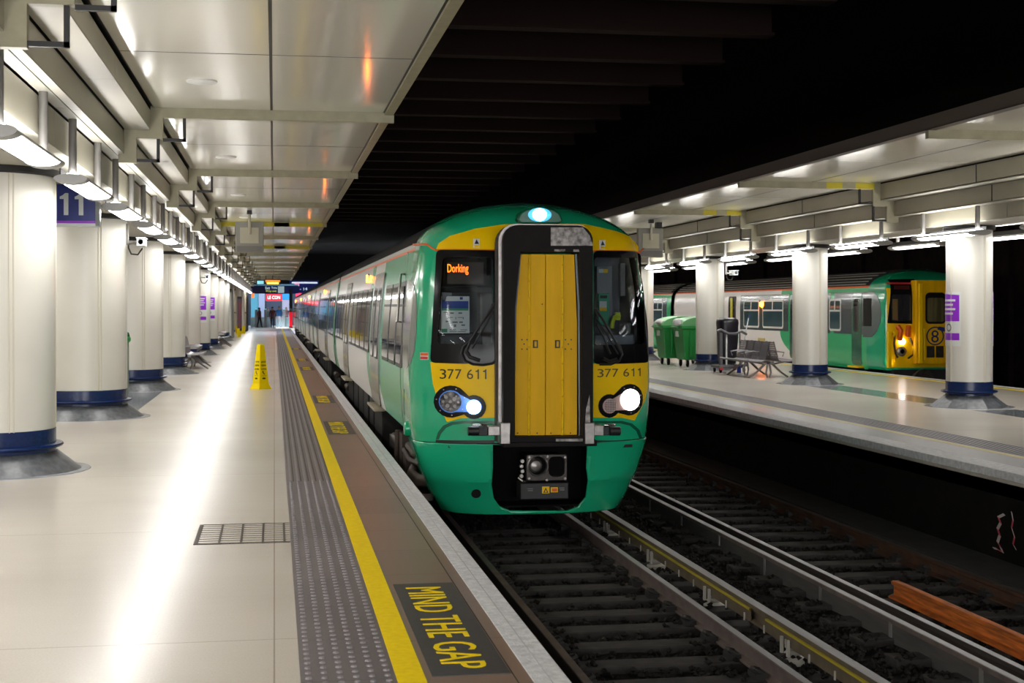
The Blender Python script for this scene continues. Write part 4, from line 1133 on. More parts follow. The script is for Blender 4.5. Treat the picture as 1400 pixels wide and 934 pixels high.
a, b = P(684, 606), P(810, 596)
MB().box(a[0], b[0], -.28, .2, z0 - .05, z0 + .012).build('gangway_footplate', 'rubber', train, smooth=0, bevel=.006)

# ---------------------------------------------------------------- coaches
def shellpanel(mb, poly, F, off, th, mi=0, flip=True, step=(.25, .12)):
    if flip: patch([[(-y, z) for y, z in poly]], lambda s, z: F(-s, z), step, off, th, mb=mb, mi=mi)
    else: patch([poly], F, step, off, th, mb=mb, mi=mi)
    return mb
ZP = [1.165, 1.25, 1.4, 1.6, 1.8, 2.0, 2.2, 2.5, 2.7, 2.9, 3.1, 3.2, 3.235, 3.275, 3.31, 3.37, 3.45, 3.51, 3.56, 3.62, 3.68, 3.73, 3.77, 3.80, 3.82, 3.84, 3.848]
def coach(name, L, paint, parent, y, windows, doors, lamps, steps):
    """body tube with windows, doors and lamps on both sides; local y runs back from the coach end"""
    w = lambda z: W1(z)
    prof = [(-w(z), z) for z in ZP] + [(w(z), z) for z in reversed(ZP)]
    n = len(prof); b = MB(); NY = 12
    vs = [(x, L * j / NY, z) for j in range(NY + 1) for x, z in prof]
    b.add(vs, [(j * n + i, j * n + (i + 1) % n, (j + 1) * n + (i + 1) % n, (j + 1) * n + i) for j in range(NY) for i in range(n)])
    for k, f in enumerate(b.f):
        zc = sum(b.v[i][2] for i in f) / 4
        b.m[k] = 0 if zc < 3.28 else 3 if zc < 3.31 else 2 if zc < 3.37 else 1
        if zc < 1.2 and abs(b.v[f[0]][0] + b.v[f[1]][0]) < .1: b.m[k] = 4
    b.add([(x, L, z) for x, z in prof], [tuple(range(n))], 4)
    o = b.build(name, [paint, 'roofgrey', 'gutter', 'orange_line', 'under'], parent, smooth=40)
    o.location = (0, y, 0)
    for sd in (-1, 1):
        F = (lambda yy, z: (-w(z), yy, z)) if sd < 0 else (lambda yy, z: (w(z), yy, z))
        fl = sd < 0
        for (a, c) in windows:
            m = MB()
            shellpanel(m, rrect(a, c, 1.88, 2.92, .09, 3), F, .008, .014, 0, fl)
            shellpanel(m, rrect(a + .05, c - .05, 1.93, 2.87, .07, 3), F, .013, .008, 1, fl)
            shellpanel(m, [(a + .05, 2.62), (c - .05, 2.62), (c - .05, 2.65), (a + .05, 2.65)], F, .016, .006, 0, fl)
            m.build('window', ['coachframe', 'coachglass'], o)
        for (a, c) in doors:
            mid = (a + c) / 2
            for p, q in ((a, mid - .006), (mid + .006, c)):
                m = MB(); shellpanel(m, rrect(p, q, 1.17, 3.12, .05, 3), F, .020, .03, 0, fl)
                m.build('door_leaf', 'doorgrey', o)
                m = MB(); shellpanel(m, rrect(p + .14, q - .14, 1.85, 2.9, .09, 3), F, .026, .008, 1, fl); shellpanel(m, rrect(p + .17, q - .17, 1.88, 2.87, .08, 3), F, .03, .008, 0, fl)
                m.build('door_window', ['coachglass', 'coachframe'], o)
            if steps:
                MB().box(sd * 1.30, sd * 1.47, a + .1, c - .1, 1.09, 1.13).build('door_step', 'steptan', o, smooth=0, bevel=.01)
        for yy in lamps:
            m = MB(); xs = sd * (w(3.1) + .012)
            m.box(min(xs, xs - sd * .03), max(xs, xs - sd * .03), yy - .07, yy + .07, 3.02, 3.19, 1)
            m.box(min(xs, xs + sd * .02), max(xs, xs + sd * .02), yy - .045, yy - .01, 3.045, 3.165, 0).box(min(xs, xs + sd * .02), max(xs, xs + sd * .02), yy + .01, yy + .045, 3.045, 3.165, 0)
            m.build('door_lamp', ['doorlamp', 'coachframe'], o, smooth=0)
    # underframe and bogies
    m = MB().box(-1.0, 1.0, .3, L - .3, .85, 1.17)
    random.seed(int(L * 10) + len(windows))
    yy = 5.2
    while yy < L - 5.2:
        ln = random.uniform(.7, 1.9); m.box(-1.27, 1.27, yy, yy + ln, random.uniform(.28, .45), 1.1); yy += ln + random.uniform(.15, .5)
    m.build('underframe', 'under', o, smooth=0, bevel=.02)
    for yc in (2.9, L - 2.9):
        m = MB().box(-1.2, -1.05, yc - 1.75, yc + 1.75, .48, .72).box(1.05, 1.2, yc - 1.75, yc + 1.75, .48, .72).box(-1.0, 1.0, yc - .3, yc + .3, .4, .8)
        for s in (-1, 1):
            for q in (-1.3, 1.3):
                m.box(s * 1.08 - .1, s * 1.08 + .14 * s + .1, yc + q - .16, yc + q + .16, .30, .62, 1)
            m.tube([(s * 1.22, yc - .5, .78), (s * 1.22, yc + .5, .78)], .07, 12, 1)
        m.build('bogie', ['under', 'brownpipe'], o, bevel=.015)
        for q in (-1.3, 1.3):
            MB().lathe([(.46, -.80), (.46, -.78), (.42, -.66), (.08, -.66), (.08, .66), (.42, .66), (.46, .78), (.46, .80)], (0, yc + q, .465), 28, axis='x').build('wheelset', 'railside', o)
    return o
CA = TY + 1.25
L1 = 19.15
wA = [(.35, 1.15), (1.25, 2.25), (2.35, 3.45), (6.3, 7.3), (7.45, 8.65), (8.8, 10.0), (10.15, 11.35), (11.5, 12.4), (15.2, 16.4), (16.55, 17.75), (17.9, 18.8)]
cA = coach('driving_coach', L1, 'paintcab', train, 1.25, wA, [(4.0, 5.75), (12.75, 14.6)], [7.9], True)
wB = [(.7, 1.9), (2.05, 3.25), (3.4, 4.4), (6.9, 8.1), (8.25, 9.45), (9.6, 10.8), (10.95, 12.1), (12.25, 13.1), (15.6, 16.8), (16.95, 18.15), (18.3, 19.3)]
cB = coach('middle_coach', 20.0, 'paintmid', train, 1.25 + L1 + .5, wB, [(4.7, 6.5), (13.4, 15.2)], [9.3], True)
for k in range(1, 4):
    c2 = dup(cB); c2.parent = train; c2.location = (0, 1.25 + L1 + .5 + 20.5 * k, 0)
g = None
for k in range(4):
    if g is None: g = MB().box(-.6, .6, 0, .5, 1.0, 3.4).box(-1.1, 1.1, .02, .48, 1.15, 3.3).build('bellows', 'rubber', train, smooth=0)
    else:
        g2 = g.copy(); COL.objects.link(g2); g2.parent = train; g = g2
    g.location = (0, 1.25 + L1 + 20.5 * k, 0)
# roof fittings
m = MB()
for yy in (2.2, 2.6, 5.5, 6.0, 9.5, 10.1, 14.0): m.box(-.78, -.72, yy, yy + .12, 3.56, 3.70)
m.build('roof_brackets', 'gutter', train, smooth=0)
# driver's side: grey oval window, door window, handles, cap, seams
S1 = lambda s, z: T.side(-s, z)
def sq(pts, y=1.0): return [(-a, b) for a, b in (T.sp(px, py, y) for px, py in pts)]
cs = sq([(550.5, 503), (556, 503.5), (562, 497), (567, 480), (569.5, 455), (570.5, 425), (569.5, 402), (566, 388), (560, 383), (556, 384)], .9)
patch([cs], S1, (.06, .06), .006, .012).build('side_window', 'sideglass', train)
patch([sq([(545, 500), (550.5, 503), (556, 384), (551, 386)], 1.3)], S1, (.06, .1), .01, .02).build('side_window_frame', 'coachframe', train)
m = MB(); patch([sq([(551, 577), (552, 580), (559, 345), (557.5, 345)], 1.1)], S1, (.1, .1), .002, .006, mb=m); m.build('panel_seam', 'darkgreen', train)
c = T.sp(557.5, 586, .9); p = Vector(T.side(*c))
MB().lathe([(.085, -.05), (.085, .03), (.07, .045)], (p.x, p.y, p.z), 24, axis='x').build('lifting_cap', 'green', train); train.children[-1].scale = (1, 1, 1)
cap = [o for o in train.children if o.name.startswith('lifting_cap')][0]
cap.data.transform(Matrix.Translation(-p)); cap.data.transform(Matrix.Scale(-1, 4, (1, 0, 0))); cap.data.flip_normals(); cap.data.transform(Matrix.Translation(p))
m = MB(); patch([sq([(550.5, 532), (552.5, 532), (553, 567), (551, 564)], 1.0), ], S1, (0, 0), .004, .006, mb=m); m.build('handle_recess', 'darkgreen', train)
# grab rails beside the driver's door
for px in (548.5,):
    a, b = T.sp(px, 440, 1.4), T.sp(px + 5, 375, 1.4)
    A, B = Vector(T.side(*a)) + Vector((-.05, 0, 0)), Vector(T.side(*b)) + Vector((-.05, 0, 0))
    MB().tube([A + Vector((.05, 0, 0)), A, B, B + Vector((.05, 0, 0))], .016, 8).build('grab_rail', 'chrome', train)
# pipes and gear at the front bogie
m = MB()
m.tube([(-.9, .75, .62), (-1.25, .95, .60), (-1.30, 1.3, .62), (-1.2, 1.7, .7)], .075, 12)
m.tube([(-1.25, .9, .8), (-1.3, 1.6, .78), (-1.28, 2.6, .8)], .03, 8); m.box(-1.32, -1.1, 1.9, 2.3, .5, .8); m.box(-1.3, -1.0, 2.6, 3.0, .45, 1.0); m.tube([(-1.3, 3.2, 1.0), (-1.32, 3.2, .5)], .04, 8)
m.tube([(-1.0, .9, .95), (-1.28, 1.1, .9), (-1.28, 1.9, .92)], .05, 8)
m.box(-1.3, -.9, .85, 1.25, .38, .46)
m.build('sand_pipe', 'brownpipe', train)
# ============================================================ FAR TRAIN AT THE RIGHT
W3 = pchip([(.95, 1.34), (1.2, 1.40), (2.6, 1.40), (3.0, 1.37), (3.2, 1.31), (3.36, 1.16), (3.5, .88), (3.6, .5), (3.65, .2), (3.66, .03)])
Y3 = pchip([(.9, .0), (2.9, .0), (3.2, .06), (3.36, .22), (3.5, .55), (3.6, .85), (3.66, 1.1)])
G = Shell(W3, Y3, .14, 3.0, 1.2, (17.07, 34.86, RAIL))
far = thing('train', 'older green train with yellow gangwayed cab beyond the right platform', 'train', G.org)
c = MB(); G.nose(c, .98, 3.66, ub=.96, step=(.08, .08)); c.build('cab_body', 'green', far, weld=.0008, smooth=50)
GF = G.frontx
def gp(pts): return [G.fp(*p) for p in pts]
x_ = lambda px, py: G.fp(px, py)
bl, br, tr, tl = gp([(1211.5, 503), (1250, 498), (1250, 380), (1212, 383)])
zb_, zt_ = 1.05, 3.12
patch([[(-1.33, zb_), (1.33, zb_), (1.33, zt_), (-1.33, zt_)]], GF, (.1, .1), .006, .01).build('yellow_front', 'yellow', far)
for s in (-1, 1):
    wn = gp([(1213, 442), (1250, 443), (1249.5, 382), (1213, 383)])
    wn = [(x * -s, z) for x, z in wn]
    o = patch([quad_round(wn, .03)], GF, (.1, .1), .02, .02).build('windscreen', 'gloss', far)
    if s < 0:
        gl = gp([(1218.5, 439), (1245, 439), (1244, 403), (1219, 403)]); patch([quad_round(gl, .06)], GF, (.1, .1), .024, .006).build('pane', 'coachglass', o)
        gl = gp([(1220, 437), (1227, 438), (1227, 409), (1220, 409)]); patch([gl], GF, (0, 0), .027, .004).build('inner_door_seen', mat('cab_door_ochre', (.16, .10, .03), .4), o)
        gl = gp([(1212, 389), (1248, 389), (1248, 387), (1212, 387.3)]); patch([gl], GF, (.1, 0), .026, .006).build('red_line', 'red', o)
        gl = gp([(1222, 396), (1243, 396), (1243, 391), (1222, 391)]); patch([gl], GF, (0, 0), .026, .004).build('dark_blind', mat('dark_red_blind', (.05, .006, .006), .4), o)
    else:
        gl = [(-x, z) for x, z in gp([(1218.5, 439), (1245, 439), (1244, 403), (1219, 403)])]; patch([gl], GF, (.1, .1), .024, .006).build('pane', 'coachglass', o)
# gangway box with window, numeral and louvres
yG = -.22
def gpl(px, py): return G.plane(px, py, yG)
a = gpl(1252, 497); b = gpl(1258, 383)
gx0, gz0, gz1 = a[0], 1.14, b[1]
gb = MB().box(gx0, -gx0, yG, .1, gz0, gz1)
gang = gb.build('gangway', 'doorYellow', far, smooth=0, bevel=.03)
for s in (-1, 1):
    e0, e1 = gpl(1256, 0 + 495), gpl(1259.5, 388)
    xx = abs((e0[0] + e1[0]) / 2)
    MB().box(s * xx - .05, s * xx + .05, yG - .07, yG, gz0 + .02, gz1 - .08).build('gangway_pillar', 'yellow', gang, smooth=0, bevel=.015)
YG = lambda x, z: (x, yG, z)
w0, w1 = gpl(1265, 443), gpl(1292, 400)
hw = max(abs(w0[0]), .0)
wc = (w0[0] + w1[0]) / 2
patch([rrect(w0[0], w1[0] + .02, w0[1], w1[1], .12), rrect(w0[0] + .05, w1[0] - .03, w0[1] + .06, w1[1] - .14, .06)], YG, (0, 0), .012, .02).build('window_rubber', 'rubber', gang)
patch([rrect(w0[0] + .05, w1[0] - .03, w0[1] + .06, w1[1] - .14, .06)], YG, (0, 0), .004, .006).build('window_pane', mat('gangway_glass', (.17, .15, .07), .12, noise=.6, nscale=2.5, stretch=(3, 1, .2)), gang)
m = MB(); cx, cz = gpl(1278.5, 459.5); R_ = .245
patch([disc(cx, cz, R_, 28), disc(cx, cz, R_ - .035, 28)], YG, (0, 0), .006, .006, mb=m)
patch([[(cx + .06, cz + .17), (cx + .2, cz + .12), (cx + .27, cz + .12), (cx + .26, cz + .22), (cx + .1, cz + .25)]], YG, (0, 0), .007, .006, mb=m)
text('8', YG, cx - .11, cx + .10, cz - .17, cz + .15, (0, 0), .006, .006, mb=m)
m.build('numeral', 'inkblue', gang, smooth=0)
m = MB(); a, b = gpl(1267, 489), gpl(1290, 473)
m.box(a[0], (a[0] + b[0]) / 2 - .02, yG - .006, yG, a[1], b[1]).box((a[0] + b[0]) / 2 + .02, b[0], yG - .006, yG, a[1], b[1])
m.build('louvre', 'darksteel', gang, smooth=0)
a, b = gpl(1261.5, 492), gpl(1264.5, 449)
MB().box(a[0], b[0], yG - .05, yG, a[1], b[1]).build('handrail', 'yellow', gang, smooth=0, bevel=.01)
# lamps and jumper cables
YJ = lambda px, py, off=.06: tuple(Vector(GF(*G.fp(px, py))) + Vector((0, -off, 0)))
def glamp(px, py, r, m, name):
    p = YJ(px, py, .02); MB().lathe([(r, .03), (r, -.03), (r * .7, -.05)], p, 20, axis='y').build(name, m, far)
glamp(1232.5, 467, .085, 'headwhite', 'marker_lamp'); glamp(1232, 480.5, .13, 'steel', 'lamp_rim'); glamp(1232, 480.5, .085, 'lensdark', 'headlamp'); glamp(1215.5, 496, .04, 'headwhite', 'side_lamp')
m = MB()
m.tube([YJ(1226, 446, .05), YJ(1229, 452, .12), YJ(1228, 460, .1), YJ(1230, 464, .04)], .07, 10)
m.tube([YJ(1241, 446, .05), YJ(1239, 453, .12), YJ(1239, 460, .1)], .07, 10)
m.build('jumper_socket', mat('orange_plastic', (.75, .13, .01), .4), far)
m = MB()
m.tube([YJ(1243, 462), YJ(1248, 474), YJ(1247, 485), YJ(1240, 490)], .025, 8)
m.tube([YJ(1222, 456), YJ(1221, 470), YJ(1223, 484), YJ(1226, 489)], .025, 8)
m.build('jumper_cable', 'black', far)
m = MB(); m.tube([YJ(1219, 452), YJ(1222, 456), YJ(1219, 460)], .05, 8); m.box(-1.36, -1.27, -.1, .0, 1.05, 2.0); m.box(-.95 - .2, -.93 - .2, -.04, 0, 1.2, 1.95)
m.build('yellow_fittings', 'yellow', far)
MB().box(-1.2, 1.2, -.05, .6, .35, 1.0).lathe([(.17, 0), (.17, -.35), (.28, -.36), (.28, -.42)], (-.55, -.05, .75), 20, axis='y', mi=1).lathe([(.17, 0), (.17, -.35), (.28, -.36), (.28, -.42)], (.55, -.05, .75), 20, axis='y', mi=1).build('buffer_beam', ['under', 'darksteel'], far)
W1_keep = W1
def far_coach(name, L, paint, y, band, windows, doors, lamps):
    w = W3
    ZQ = [.95, 1.05, 1.2, 1.5, 2.0, 2.6, 2.85, 3.0, 3.1, 3.15, 3.2, 3.28, 3.36, 3.43, 3.5, 3.55, 3.6, 3.63, 3.65, 3.655]
    prof = [(-w(z), z) for z in ZQ] + [(w(z), z) for z in reversed(ZQ)]
    n = len(prof); b = MB(); NY = 10
    b.add([(x, L * j / NY, z) for j in range(NY + 1) for x, z in prof], [(j * n + i, j * n + (i + 1) % n, (j + 1) * n + (i + 1) % n, (j + 1) * n + i) for j in range(NY) for i in range(n)])
    for k, f in enumerate(b.f):
        zc = sum(b.v[i][2] for i in f) / 4
        b.m[k] = 0 if zc < 3.13 else 2 if zc < 3.18 else 0 if zc < 3.2 else 1
    b.add([(x, L, z) for x, z in prof], [tuple(range(n))], 1)
    o = b.build(name, [paint, 'roofgrey', 'orange_line'], far, smooth=40); o.location = (0, y, 0)
    m = MB()
    for z in (3.25, 3.32, 3.40, 3.48, 3.55):
        for s in (-1, 1): m.tube([(s * w(z), .3, z), (s * w(z), L - .2, z)], .022, 6)
    m.build('roof_rib', 'tube', o)
    F = lambda yy, z: (-w(z), yy, z)
    for a, c in band:
        shellpanel(MB(), [(a, 1.88), (c, 1.88), (c, 3.03), (a, 3.03)], F, .005, .01, step=(.6, .15)).build('window_band', 'slate', o)
    for a, c in windows:
        m = MB(); shellpanel(m, rrect(a, c, 1.95, 2.86, .1, 4), F, .012, .012, 0); shellpanel(m, rrect(a + .06, c - .06, 2.01, 2.80, .07, 4), F, .018, .01, 1)
        shellpanel(m, [(a + .05, 2.50), (c - .05, 2.50), (c - .05, 2.55), (a + .05, 2.55)], F, .024, .008, 0)
        mid = (a + c) / 2; shellpanel(m, [(mid - .03, 2.52), (mid + .03, 2.52), (mid + .03, 2.82), (mid - .03, 2.82)], F, .024, .008, 0)
        m.build('window', ['white', 'rowglass'], o)
    for a, c, dm in doors:
        m = MB(); shellpanel(m, rrect(a, c, 1.06, 3.0, .08, 3), F, .014, .02, 0); m.build('door', dm, o)
        m = MB(); shellpanel(m, rrect(a + .13, c - .13, 1.95, 2.85, .1, 3), F, .020, .01, 0); m.build('door_window', 'coachglass', o)
        MB().box(-1.52, -1.36, a - .05, c + .05, .98, 1.03).build('door_step', 'yellow', o, smooth=0)
    for yy in lamps:
        p = F(yy, 2.72); MB().lathe([(.09, 0), (.085, -.05), (.05, -.07)], p, 16, axis='x').build('door_lamp', 'doorlamp', o)
    MB().box(-1.2, 1.2, .5, L - .4, .35, 1.0).build('underframe', 'under', o, smooth=0)
    return o
def fy(px, z): # distance behind the far cab along its side where the photo column px falls
    r = (px - 375) * CS / FPX; X = G.org[0] - 1.40
    return (X / r - X * SN) / CS - G.org[1]
y0 = 1.2
Y_ = lambda px: fy(px, 2) - y0
A = far_coach('driving_coach', 18.6, 'paintfar', y0,
          [(Y_(1188), Y_(1140)), (Y_(1135), Y_(1092)), (Y_(1078), Y_(1012))],
          [(Y_(1150), Y_(1134)), (Y_(1071), Y_(1043)), (Y_(1038), Y_(1017)), (Y_(1128), Y_(1108))],
          [(Y_(1178), Y_(1165), 'darkgreen'), (Y_(1088), Y_(1080), 'darkgreen'), (Y_(1006), Y_(996), 'black')], [Y_(1042)])  # black leaf stands in for the darkness inside an open doorway
ow = [G.sp(px, py, .8) for px, py in ((1180, 461), (1192, 461), (1199, 453), (1204, 440), (1205, 428), (1203, 413), (1199, 404), (1195, 399), (1180, 399))]
patch([[(-a, b) for a, b in ow]], lambda s, z: G.side(-s, z), (.1, .1), .008, .014).build('rounded_window_panel', 'slate', far)
ow = [G.sp(px, py, .8) for px, py in ((1181, 446), (1192, 446), (1192, 408), (1181, 408))]
patch([[(-a, b) for a, b in ow]], lambda s, z: G.side(-s, z), (.1, .1), .014, .014).build('side_window', 'rubber', far)
yp = Y_(1001); MB().box(-1.44, -1.42, yp - .12, yp + .1, 1.9, 2.95).build('yellow_door_edge', mat('yellow_pole', (.6, .6, .02), .4), A, smooth=0)
MB().box(-1.42, -1.405, Y_(1046), Y_(1037), 1.52, 1.62).build('number_plate', 'linefaint', A, smooth=0)
y1 = y0 + 19.1; Z_ = lambda px: fy(px, 2) - y1
B = far_coach('coach', 19.4, 'paintfar', y1, [(.6, 6.5), (7.9, 11.6), (13, 18.8)], [(1.2, 2.6), (2.8, 4.2), (4.4, 5.8), (8.1, 9.6), (9.9, 11.4), (13.3, 14.7), (15, 16.4)], [(6.6, 7.8, 'slate'), (11.8, 12.9, 'slate')], [5.0])
B2 = dup(B); B2.parent = far; B2.location = (0, y1 + 19.9, 0)
MB().box(-.6, .6, y1 - .5, y1, 1.0, 3.3).build('bellows', 'rubber', far, smooth=0)

# ============================================================ TRACK
def rail(name, x, y0, y1, ztop, mats, label, h=.155, wt=.07, wb=.14, yaw=0):
    pr = [(-wb / 2, -h), (wb / 2, -h), (wb / 2, -h + .014), (.012, -h + .03), (.010, -.05), (wt / 2, -.035), (wt / 2, -.006), (wt / 2 - .012, 0), (-wt / 2 + .012, 0), (-wt / 2, -.006), (-wt / 2, -.035), (-.010, -.05), (-.012, -h + .03), (-wb / 2, -h + .014)]
    m = MB(); m.prism([(a + x, b + ztop) for a, b in pr], 'y', y0, y1, 1)
    m.add([(x - wt / 2 + .004, y0, ztop + .001), (x + wt / 2 - .004, y0, ztop + .001), (x + wt / 2 - .004, y1, ztop + .001), (x - wt / 2 + .004, y1, ztop + .001)], [(0, 1, 2, 3)], 0)
    o = m.build(name, mats, smooth=30, fix=False); tag(o, label, 'rail'); return o
rail('running_rail', 2.15, 2, 118, RAIL, ['railside', 'raildark'], 'dark running rail close under the left platform edge')
r1 = rail('running_rail', 3.655, 2, 118, RAIL, ['railtop', 'railside'], 'bright-topped running rail on the right of the near train track')
r2 = rail('running_rail', 5.34, 2, 90, RAIL, ['railtop', 'raildark'], 'thin bright running rail of the middle track beside the guard board')
rail('running_rail', 6.74, 2, 90, RAIL, ['raildark', mat('rail_rusty_dark', (.075, .028, .012), .8, noise=.5, nscale=5)], 'dark rusty running rail nearest the right platform')
rs = rail('loose_rail', 5.83, 5, 12.75, -.905, ['rust', 'rust'], 'short rusty orange spare rail lying between the middle track rails', h=.16)
MB().prism([(5.765, -1.065), (5.895, -1.065), (5.895, -1.05), (5.842, -1.03), (5.842, -.955), (5.866, -.94), (5.866, -.912), (5.794, -.912), (5.794, -.94), (5.818, -.955), (5.818, -1.03), (5.765, -1.05)], 'y', 12.75, 12.757).build('cut_end', 'steel', rs, smooth=0)
# guard board with metal clips on the middle track's left rail
gbd = thing('guard_board', 'dusty dark guard board with bright steel top rail along the middle track', 'guard rail', (5.13, 2, 0))
MB().box(-.035, .02, 0, 60, -1.19, -.95).build('board', 'guard', gbd, smooth=0)
MB().box(-.045, .035, 0, 60, -.95, -.912, 1).box(-.035, .025, 0, 60, -.912, -.9105).build('steel_top', ['railtop', 'railside'], gbd, smooth=0)
m = MB()
k = 3.0
while k < 30: m.box(-.045, -.035, k, k + .05, -1.19, -.94); k += 1.55
m.build('clip', 'tube', gbd, smooth=0)
# conductor rail on porcelain pots
cr = thing('conductor_rail', 'raised third rail with yellow line on pale porcelain pots beside the train track', 'rail', (4.06, 2, 0))
MB().box(-.045, .045, 0, 116, RAIL + .03, RAIL + .074, 1).box(-.015, .015, 0, 116, RAIL - .05, RAIL + .03, 1).box(-.06, .06, 0, 116, RAIL - .07, RAIL - .05, 1).box(-.043, .043, 0, 116, RAIL + .074, RAIL + .076).build('rail', ['railtop', 'condside'], cr, smooth=0)
MB().box(-.075, -.055, 0, 9.2, RAIL - .06, RAIL + .045, 0).box(-.076, -.054, 0, 9.2, RAIL + .03, RAIL + .046, 1).box(-.075, -.055, 9.6, 60, RAIL - .06, RAIL + .045, 0).box(-.076, -.054, 9.6, 60, RAIL + .03, RAIL + .046, 1).build('side_board', ['condside', 'condyellow'], cr, smooth=0)
k = 4.6
while k < 16:
    m = MB().lathe([(.10, -1.12), (.10, -1.07), (.055, -1.05), (.075, -1.03), (.05, -1.01), (.06, RAIL - .07)], (-.02, k, 0), 14)
    m.build('insulator_pot', 'porcelain', cr)
    m = MB()
    for d in (-.08, .06): m.box(-.10, -.078, k + d, k + d + .03, RAIL - .13, RAIL + .0)
    m.build('pot_clip', 'porcelain', cr, smooth=0)
    k += 2.05
k = 4.2
while k < 17: MB().box(-.085, -.076, k, k + .02, RAIL - .075, RAIL - .01).build('board_peg', 'porcelain', cr, smooth=0); k += .5
# sleepers
pr = None
def sleeper_mesh(L):
    return MB().box(-L / 2, L / 2, -.125, .125, -1.3, -1.068)
n = 0
y = 10.15
ys = []
while y < 17.6: ys.append(y); y += .6
for i, y in enumerate(ys):
    lab = 'dusty sleeper under the near train track, %s in front of the bottom picture edge' % ORD[i]
    if pr is None:
        pr = sleeper_mesh(2.5).build('sleeper', 'sleeper', smooth=0, bevel=.012); pr.location = (2.9, y, 0); tag(pr, lab, 'sleeper', 'sleepers of the near track'); 
        for s in (-1, 1):
            for q in (-1, 1):
                MB().box(s * .7525 + .01 + q * .11 - .05, s * .7525 + .01 + q * .11 + .05, -.08, .08, -1.07, -1.02).tube([(s * .7525 + q * .07, -.05, -1.03), (s * .7525 + .01 + q * .14, -.03, -1.0), (s * .7525 + .01 + q * .14, .04, -1.0), (s * .7525 + q * .07, .05, -1.02)], .018, 6).build('rail_clip', 'under', pr)
    else: dup(pr, (2.9, y, 0), label=lab)
y = 9.3; i = 0; p2 = None
while y < 26:
    lab = 'dusty sleeper of the middle track, %s from the rusty spare rail end' % ORD[i]
    if p2 is None: p2 = dup(pr, (6.05, y, 0), label=lab, group='sleepers of the middle track')
    else: dup(p2, (6.05, y + random.uniform(-.03, .03), 0), label=lab)
    i += 1; y += .66
# ballast
random.seed(11)
st = MB()
oct_f = [(0, 2, 4), (2, 1, 4), (1, 3, 4), (3, 0, 4), (2, 0, 5), (1, 2, 5), (3, 1, 5), (0, 3, 5)]
cnt = 0
while cnt < 11000:
    y = 8.5 + 17 * random.random() ** 1.6; x = random.uniform(1.75, 7.0)
    if min(abs(x - q) for q in (2.15, 3.655, 5.34, 6.74, 5.12)) < .09: continue
    on = (y < 17.7 and 1.65 < x < 4.15 and abs((y - 10.15 + .3) % .6 - .3) < .14) or (4.8 < x < 7.2 and abs((y - 9.3 + .33) % .66 - .33) < .14)
    edge = abs(x - 2.9) > .42 if x < 4.3 else abs(x - 6.05) > .36
    if on and not (edge and random.random() < .55): continue
    z = (-1.068 if on else -1.115) + random.uniform(-.005, .03)
    r = random.uniform(.016, .036)
    v = [(r * random.uniform(.7, 1.3), 0, 0), (-r * random.uniform(.7, 1.3), 0, 0), (0, r * random.uniform(.7, 1.3), 0), (0, -r * random.uniform(.7, 1.3), 0), (0, 0, r * random.uniform(.6, 1)), (0, 0, -r)]
    a = random.random() * PI; ca, sa = math.cos(a), math.sin(a); tl_ = random.uniform(-.4, .4)
    st.add([(x + px * ca - py * sa, y + px * sa + py * ca, z + pz + tl_ * px) for px, py, pz in v], oct_f)
    cnt += 1
tag(st.build('ballast', 'ballast', smooth=0, fix=False), 'dark sooty ballast stones between the rails and sleepers', 'ballast', kind='stuff')
# litter and tape
def ribbon(pts, w, label):
    m = MB(); vs = []
    for i, p in enumerate(pts): vs += [(p[0], p[1] - w / 2, p[2]), (p[0] + .01, p[1] + w / 2, p[2] + .01)]
    m.add(vs, [(2 * i, 2 * i + 1, 2 * i + 3, 2 * i + 2) for i in range(len(pts) - 1)])
    for i in range(len(m.m)): m.m[i] = i % 2
    o = m.build('barrier_tape', [mat('tape_white', (.45, .40, .40), .5), mat('tape_red', (.40, .03, .05), .5)], smooth=0, fix=False)
    s = o.modifiers.new('thick', 'SOLIDIFY'); s.thickness = .004
    return tag(o, label, 'tape')
def wallpt(px, py, X):
    r = (px - 375) * CS / FPX; d = X / r; Y = (d - X * SN) / CS
    return (X, Y, HCAM - (py - HY) * d / FPX)
ribbon([wallpt(a, b, 7.0 + .0) for a, b in ((1372, 704), (1364, 708), (1367, 716), (1363, 724), (1366, 733), (1363, 742), (1367, 749), (1370, 756), (1362, 751), (1357, 750))], .06, 'crumpled red and white tape hanging at the right platform wall')
ribbon([wallpt(a, b, 7.02) for a, b in ((1382, 701), (1384, 712), (1382, 722), (1386, 735), (1384, 745), (1388, 752))], .035, 'thin strand of red and white tape, right of the crumpled one')

# ============================================================ PLATFORM FURNITURE
# caution cone
cn = thing('caution_cone', 'tall yellow four-sided caution cone on the cream floor', 'floor sign', (-.28, 30.1, 0), math.radians(38))
def frus(mb, h0, s0, h1, s1, mi=0):
    vs = [(sx * s, sy * s, h) for s, h in ((s0, h0), (s1, h1)) for sx, sy in ((-1, -1), (1, -1), (1, 1), (-1, 1))]
    mb.add(vs, [(3, 2, 1, 0), (4, 5, 6, 7), (0, 1, 5, 4), (1, 2, 6, 5), (2, 3, 7, 6), (3, 0, 4, 7)], mi)
b = MB(); frus(b, 0, .165, .03, .16); frus(b, .03, .15, .12, .12); frus(b, .12, .12, .91, .058); frus(b, .91, .058, .935, .045)
b.build('cone_body', 'coneyellow', cn, smooth=0, bevel=.006)
m = MB()
def face(rot):
    def F(u, z):
        s = .12 + (.058 - .12) * (z - .12) / .79
        x, y = u, -s
        c_, s_ = math.cos(rot), math.sin(rot)
        return (x * c_ - y * s_, x * s_ + y * c_, z)
    return F
